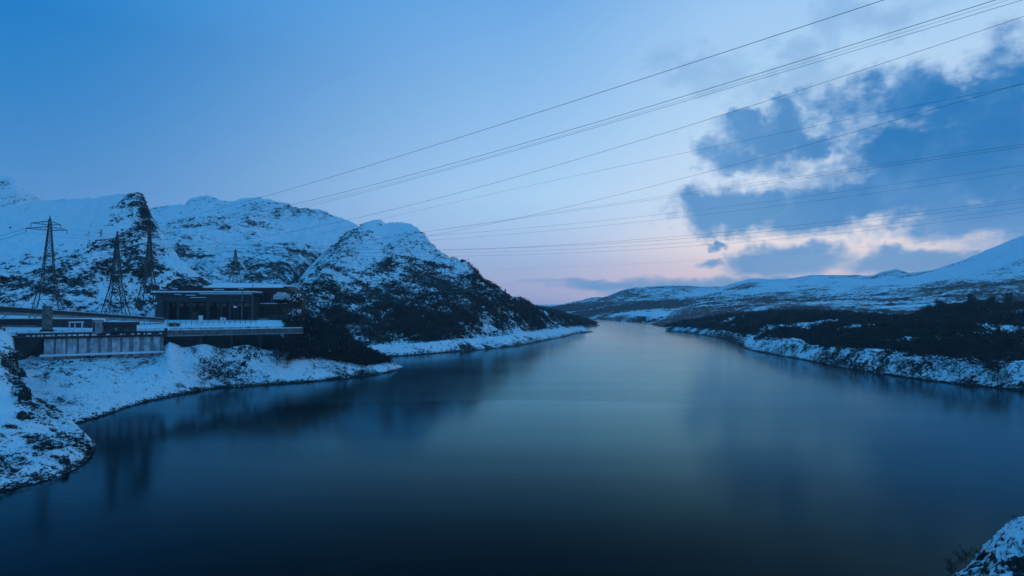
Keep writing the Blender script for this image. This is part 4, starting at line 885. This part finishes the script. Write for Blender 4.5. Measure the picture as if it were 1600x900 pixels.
# the wood on the wooded hill's lower slopes, and scrub higher up
def w_hill(V, c):
    u, v = proj(V); f = fbm(V[:, 0] / 34, V[:, 1] / 34, 301, 4)
    low = np.clip((58 - V[:, 2]) / 40, 0, 1) * np.clip((V[:, 2] - 7) / 3, 0, 1)
    edge_ = np.clip((u - 700) / 60, 0, 1) * np.clip((V[:, 2] - 7) / 3, 0, 1)
    return (u > 470) * (u < 925) * np.maximum(low, edge_ * .9) * np.clip(f + .14, 0.0, 1)
ph = sample('wooded_hill', 3900, w_hill, 23); scrub('hillside_wood', ph, r1.uniform(1.8, 4.6, len(ph)), 26, M_TWIG, 'leafless wood covering the lower slopes of the hill', 'wood', r1)
def w_heath(V, c):
    f = fbm(V[:, 0] / 16, V[:, 1] / 16, 311, 4); return np.clip(c - .28, 0, 1) * np.clip(f, 0, 1) * (V[:, 2] > 8)
ph2 = sample('wooded_hill', 5000, w_heath, 23); scrub('hillside_heather', ph2, r1.uniform(.8, 2.6, len(ph2)), 14, M_HEATH, 'dark heather and scrub poking through the snow on the hill', 'heather', r1, wide=.8)
ph3 = sample('snowy_hill', 3000, w_heath); scrub('crag_heather', ph3, r1.uniform(.8, 2.4, len(ph3)), 14, M_HEATH, 'dark heather tufts on the crag and snow slope', 'heather', r1, wide=.8)
pf = sample('far_ridge', 2500, lambda V, c: (V[:, 2] > 2).astype(float)); scrub('far_ridge_wood', pf, r1.uniform(4, 8, len(pf)), 12, M_TWIG, 'dark wood over the low point beyond the hill', 'wood', r1)
# single trees along the falling skyline of the hill
PINE_V = bare_tree_meshes(900, 9, 2.6, 900)
def pine_kit(seed, Ht):
    r = np.random.default_rng(seed); m_ = MB(); m_.tube([(0, 0, -.6), (0.1, 0, Ht)], [Ht * .022, .03], 5); nt = 420
    t_ = r.uniform(.18, 1, nt); rad = Ht * .24 * (1.05 - t_) * r.uniform(.25, 1, nt) ** .5 * (1 + .25 * np.sin(t_ * 40)); a = r.uniform(0, 6.28, nt)
    c = np.stack([np.cos(a) * rad, np.sin(a) * rad, t_ * Ht - rad * .25], 1); d = np.stack([np.cos(a), np.sin(a), np.full(nt, -.25)], 1)
    q = np.cross(d, rand_unit(r, nt)); V, Fq = quads(c, d * Ht * .06, q * Ht * .022)
    tr = bpy.data.meshes.new('trunk'); tr.from_pydata(m_.v, [], m_.f); tr.materials.append(M_BARK)
    cr = mesh_np('crown', V, Fq, False); cr.materials.append(M_NEEDLE); return tr, cr
PINES = [pine_kit(910 + k, h_) for k, h_ in enumerate((9, 7.5, 10.5))]
for k, (u, v, hh) in enumerate([(735, 421, .45), (743, 430, .55), (748, 434, .7), (752, 440, .6), (762, 446, .7), (768, 449, .75), (773, 452, .8), (781, 454, .7), (790, 459, .75), (797, 463, .7), (806, 467, .7), (814, 471, .65), (823, 476, .7), (833, 480, .6), (842, 484, .65), (851, 488, .6), (862, 492, .6)]):
    p = ground('wooded_hill', u, v + 1)
    put_tree((p.x, p.y, p.z - .6), hh, 'small conifer along the falling skyline of the wooded hill', 'conifers along the hill skyline', name='conifer', kit=PINES[k % 3])
p = ground('wooded_hill', 722, 412)
e = empty('lone_tree', (p.x, p.y, p.z - .5), 'lone round-headed tree standing by itself on the hill skyline', 'tree')
MB().tube([(p.x, p.y, p.z - 1), (p.x + .2, p.y, p.z + 4)], [.35, .2], 5).build('trunk', M_BARK, e)
n_ = 260; c = rand_unit(r1, n_) * r1.uniform(.3, 1, (n_, 1)) ** .5 * (2.0, 2.0, 1.7) + np.array(e.location) * 0 + np.array((.2, 0, 4.9)); d = rand_unit(r1, n_); q = np.cross(d, rand_unit(r1, n_))
V, Fq = quads(c, d * .6, q * .3); cr = mesh_np('crown', V, Fq, False); cr.materials.append(M_NEEDLE); link('crown', cr, None, e)

# the wood on the right bank
def w_right(V, c):
    u, v = proj(V); f = fbm(V[:, 0] / 40, V[:, 1] / 55, 93, 4)
    return (u < 1750) * (V[:, 2] > 5) * np.where(f > .16, .10, 1) * np.where(u < 1180, 1.6, 1)
pr = sample('right_bank', 15000, w_right, 37)
scrub('right_bank_wood', pr, np.clip(r1.uniform(2.2, 5.0, len(pr)), 0, 5) * np.clip((proj(pr)[1] - 470) / 0.1, 1, 1), 30, M_TWIG, 'dense leafless wood covering the right bank', 'wood', r1)
pfr = sample('right_bank', 520, lambda V, c: (proj(V)[0] < 1750) * np.clip(fbm(V[:, 0] / 9, V[:, 1] / 9, 405, 3) + .1, 0, 1), 22, 37)
scrub('wood_fringe', pfr, r1.uniform(.8, 2.6, len(pfr)), 30, M_TWIG, 'scattered scrub along the lower edge of the right bank wood', 'scrub', r1)
pt = sample('right_bank', 210, w_right, 40); pt = pt[np.argsort(pt[:, 1])]
for p in pt:
    big = p[0] / p[1] > .70
    put_tree((p[0], p[1], p[2] - .5), random.uniform(.42, .70) * (1.75 if big else 1), 'tall leafless tree in the dark wood toward the right edge' if big else 'low leafless tree in the dark wood on the far part of the right bank', 'trees of the right bank wood')

# single shrubs on the snow
SHRUB = [tree_kit('shrub', 300 + k, 4.2, 2.6, 300) for k in range(3)]
def shrub(land, u, v, hpx, label, group='bare shrubs on the snow'):
    p = ground(land, u, v); sc = hpx * p.y / F / 4.0
    put_tree((p.x, p.y, p.z - .3), sc, label, group, 'shrub', 'bare_shrub', SHRUB[random.randrange(3)])
for a_ in [('snowy_bank', 322, 588, 30, 'largest bare shrub at the water end of the spillway slope'), ('snowy_bank', 318, 604, 14, 'low bare shrub right at the waterline below the largest one'),
           ('snowy_bank', 432, 573, 26, 'wide bare shrub alone on the smooth snow right of the bridge piers'), ('snowy_bank', 448, 574, 18, 'bare shrub touching the right side of the wide one'),
           ('snowy_bank', 348, 562, 26, 'bare shrub under the grey girder, above a smaller one'), ('snowy_bank', 352, 580, 14, 'small bare shrub below the one under the grey girder'),
           ('snowy_bank', 303, 556, 15, 'bare shrub just right of the spillway wall end'), ('snowy_bank', 392, 586, 10, 'tiny bare shrub low on the bank between larger ones'),
           ('snowy_bank', 72, 601, 22, 'bare shrub on the left part of the spillway slope'), ('snowy_bank', 95, 634, 15, 'small bare shrub low on the slope beside the near point'),
           ('snowy_bank', 199, 552, 22, 'dark upright shrub growing against the foot of the spillway wall'), ('snowy_bank', 280, 607, 9, 'low scrubby shrub by the water below the spillway slope'),
           ('right_bank', 1410, 581, 20, 'bare shrub leftmost on the snowy right shore'), ('right_bank', 1500, 597, 34, 'tall bare shrub on the right shore near the water'),
           ('right_bank', 1562, 606, 38, 'tall bare shrub nearest the right edge of the shore'), ('right_bank', 1552, 590, 26, 'thin bare shrub just behind the one nearest the right edge'),
           ('right_bank', 1452, 574, 18, 'low bare shrub on the upper part of the right shore'), ('right_bank', 1290, 565, 18, 'bare shrub where the right shore narrows'),
           ('right_bank', 1238, 553, 16, 'dark bushy shrub at the foot of the wood on the right shore'), ('right_bank', 1258, 551, 15, 'second dark bushy shrub at the foot of the wood, nearer us')]:
    shrub(*a_)
# snow-laden bush by the brown house, hedge on the terrace
def bush(name, u, v, w_px, h_px, D, label, cat, snow, n=420):
    r = np.random.default_rng(int(u)); W_, Hh = w_px * D / F / 2, h_px * D / F
    c = rand_unit(r, n) * r.uniform(.4, 1, (n, 1)) * (W_, W_ * .6, Hh * .5) + (0, 0, Hh * .5); d = rand_unit(r, n); q = np.cross(d, rand_unit(r, n))
    V, Fq = quads(c, d * Hh * .13, q * Hh * .07); me = mesh_np(name, V, Fq, False); me.materials.append(M_TWIG); me.materials.append(M_SNOW)
    me.polygons.foreach_set('material_index', ((r.random(n) < snow) & (c[:, 2] > Hh * .35)).astype(np.int32))
    o = link(name, me); o.location = (px(u, D), D, pz(v, D)); tag(o, label, cat)
bush('snowy_bush', 441, 474, 28, 17, 408, 'bush loaded with snow on the ledge of the brown house', 'bush', .92, 700)
bush('dark_hedge', 272, 511, 24, 7, 338, 'low dark hedge on the snowy terrace behind the railing', 'hedge', .12)
bush('garden_bush', 462, 480, 22, 22, 400, 'dark garden bush flecked with snow at the right end of the brown house', 'bush', .3)
bush('roadside_bush', 462, 499, 26, 16, 380, 'snow-flecked bush beside the road where the grey bridge ends', 'bush', .4)
pb = sample('near_bank', 700, lambda V, c: np.clip(c - .3, 0, 1) * np.clip(fbm(V[:, 0] / 5, V[:, 1] / 5, 401, 3), 0, 1)); scrub('near_heather', pb, r1.uniform(.3, .9, len(pb)), 26, M_HEATH, 'dark heather tufts on the near snowy point', 'heather', r1, wide=.7)
pb = sample('snowy_bank', 1500, lambda V, c: np.clip(c - .3, 0, 1) * np.clip(fbm(V[:, 0] / 7, V[:, 1] / 7, 402, 3), 0, 1) * (V[:, 2] < 24)); scrub('bank_heather', pb, r1.uniform(.3, 1.1, len(pb)), 18, M_HEATH, 'dark heather tufts on the snowy bank', 'heather', r1, wide=.7)
pb = sample('right_bank', 3600, lambda V, c: np.clip(c - .2, 0, 1) * np.clip(fbm(V[:, 0] / 9, V[:, 1] / 9, 403, 3), 0, 1) * (V[:, 2] < 12)); scrub('shore_heather', pb, r1.uniform(.4, 1.4, len(pb)), 16, M_HEATH, 'dark heather tufts along the right shore', 'heather', r1, wide=.7)

# rocks of the near point and the knoll
for k, (land, u, v, wpx, hpx, label) in enumerate([
        ('near_bank', 22, 556, 16, 15, 'dark rock at the top of the near point below the bridge abutment'), ('near_bank', 37, 622, 13, 34, 'tall dark cliff rock standing over the spillway slope'),
        ('near_bank', 33, 655, 15, 20, 'dark rock at the foot of the tall cliff rock'), ('near_bank', 30, 585, 12, 16, 'dark rock between the abutment and the tall cliff rock'),
        ('near_bank', 98, 722, 12, 16, 'dark boulder just above the waterline of the near point'), ('near_bank', 12, 668, 16, 10, 'flat dark rock low in the snow at the left edge'),
        ('near_bank', 70, 695, 14, 9, 'low dark rock in the middle of the near point')]):
    p = ground(land, u, v); f_ = p.y / F
    o = lump('cliff_rock', (p.x, p.y + .5, p.z - hpx * f_ * .1), (wpx * f_ * .5, wpx * f_ * .5, hpx * f_ * .6), M_ROCK, label, 'rock', 40 + k, group='dark rocks on the near point', sub=4, amp=.45)
for (u, v, hpx, label) in ((1482, 893, 24, 'dark scrubby bush at the bottom edge beside the snowy knoll'), (1506, 884, 26, 'dark bush hugging the left flank of the snowy knoll'), (1530, 876, 18, 'small dark bush higher on the left flank of the snowy knoll'), (1586, 812, 9, 'tiny dark bush on the top of the snowy knoll')):
    p = ground('near_knoll', u, v); sc = hpx * p.y / F / 4.0
    put_tree((p.x, p.y, p.z - .25), sc, label, 'bushes on the knoll', 'bush', 'bare_shrub', SHRUB[random.randrange(3)])
pk = sample('near_knoll', 260, lambda V, c: np.clip(c - .25, 0, 1) * np.clip(fbm(V[:, 0] / 2.5, V[:, 1] / 2.5, 421, 3), 0, 1)); scrub('knoll_heather', pk, r1.uniform(.2, .6, len(pk)), 30, M_HEATH, 'dark heather tufts on the snowy knoll', 'heather', r1, wide=.6)

# broken stones washed clean along the waterline
def stones(name, pts, rad, label, r):
    base = np.array([(0, 0, 1), (.9, 0, .35), (.28, .86, .35), (-.73, .53, .35), (-.73, -.53, .35), (.28, -.86, .35), (.73, .53, -.4), (-.28, .86, -.4), (-.9, 0, -.4), (-.28, -.86, -.4), (.73, -.53, -.4)])
    tri = np.array([(0, 1, 2), (0, 2, 3), (0, 3, 4), (0, 4, 5), (0, 5, 1), (1, 6, 2), (2, 6, 7), (2, 7, 3), (3, 7, 8), (3, 8, 4), (4, 8, 9), (4, 9, 5), (5, 9, 10), (5, 10, 1), (1, 10, 6)])
    n = len(pts); a = r.uniform(0, 6.28, n); sh = base[None] * r.uniform(.65, 1.3, (n, 11, 1)) * (r.uniform(.7, 1.5, (n, 1, 1)) ** np.array([1, 0, -.5])) * rad[:, None, None] * np.array([1, 1, .65])
    x = sh[..., 0] * np.cos(a)[:, None] - sh[..., 1] * np.sin(a)[:, None]; y = sh[..., 0] * np.sin(a)[:, None] + sh[..., 1] * np.cos(a)[:, None]
    V = np.stack([x, y, sh[..., 2]], -1) + pts[:, None, :]
    me = mesh_np(name, V.reshape(-1, 3), (tri[None] + (np.arange(n) * 11)[:, None, None]).reshape(-1, 3), False)
    at_ = me.attributes.new('cover', 'FLOAT', 'POINT'); at_.data.foreach_set('value', np.full(n * 11, .56, np.float32))
    tag(link(name, me, M_ROCK), label, 'stones', None, 'stuff')
for land, n_, zmax, r0, r1_, label in (('near_bank', 900, 1.6, .10, .5, 'wet stones along the waterline of the near point'), ('snowy_bank', 1600, 1.7, .12, .6, 'wet stones along the waterline below the spillway'),
                                ('right_bank', 2200, 2.4, .15, .75, 'stones along the right shore'), ('wooded_hill', 1500, 3.0, .3, 1.0, 'stones along the far shore below the hill'), ('near_knoll', 160, 9.0, .08, .3, 'stones on the knoll')):
    p = sample(land, n_, lambda V, c: np.clip((zmax - V[:, 2]) / zmax, 0, 1) ** 1.5 * (V[:, 2] > -.15))
    stones('shore_stones', p, r0 + (r1_ - r0) * r1.random(n_) ** 2.5, label, r1)

# ------------------------------------------------------------------ dusk haze: one box of thin air round everything
hm = bpy.data.materials.new('haze'); hm.use_nodes = True; ht_ = hm.node_tree; ht_.nodes.remove(ht_.nodes['Principled BSDF'])
pv = ht_.nodes.new('ShaderNodeVolumePrincipled'); pv.inputs['Color'].default_value = (0.80, 0.90, 1.0, 1); pv.inputs['Density'].default_value = HAZE_D; pv.inputs['Anisotropy'].default_value = 0.0
ht_.links.new(pv.outputs[0], ht_.nodes['Material Output'].inputs['Volume'])
hz = MB().box(-4700, 4700, -500, HAZE_L, -12, H + HAZE_T).build('haze', hm); tag(hz, kind='stuff')
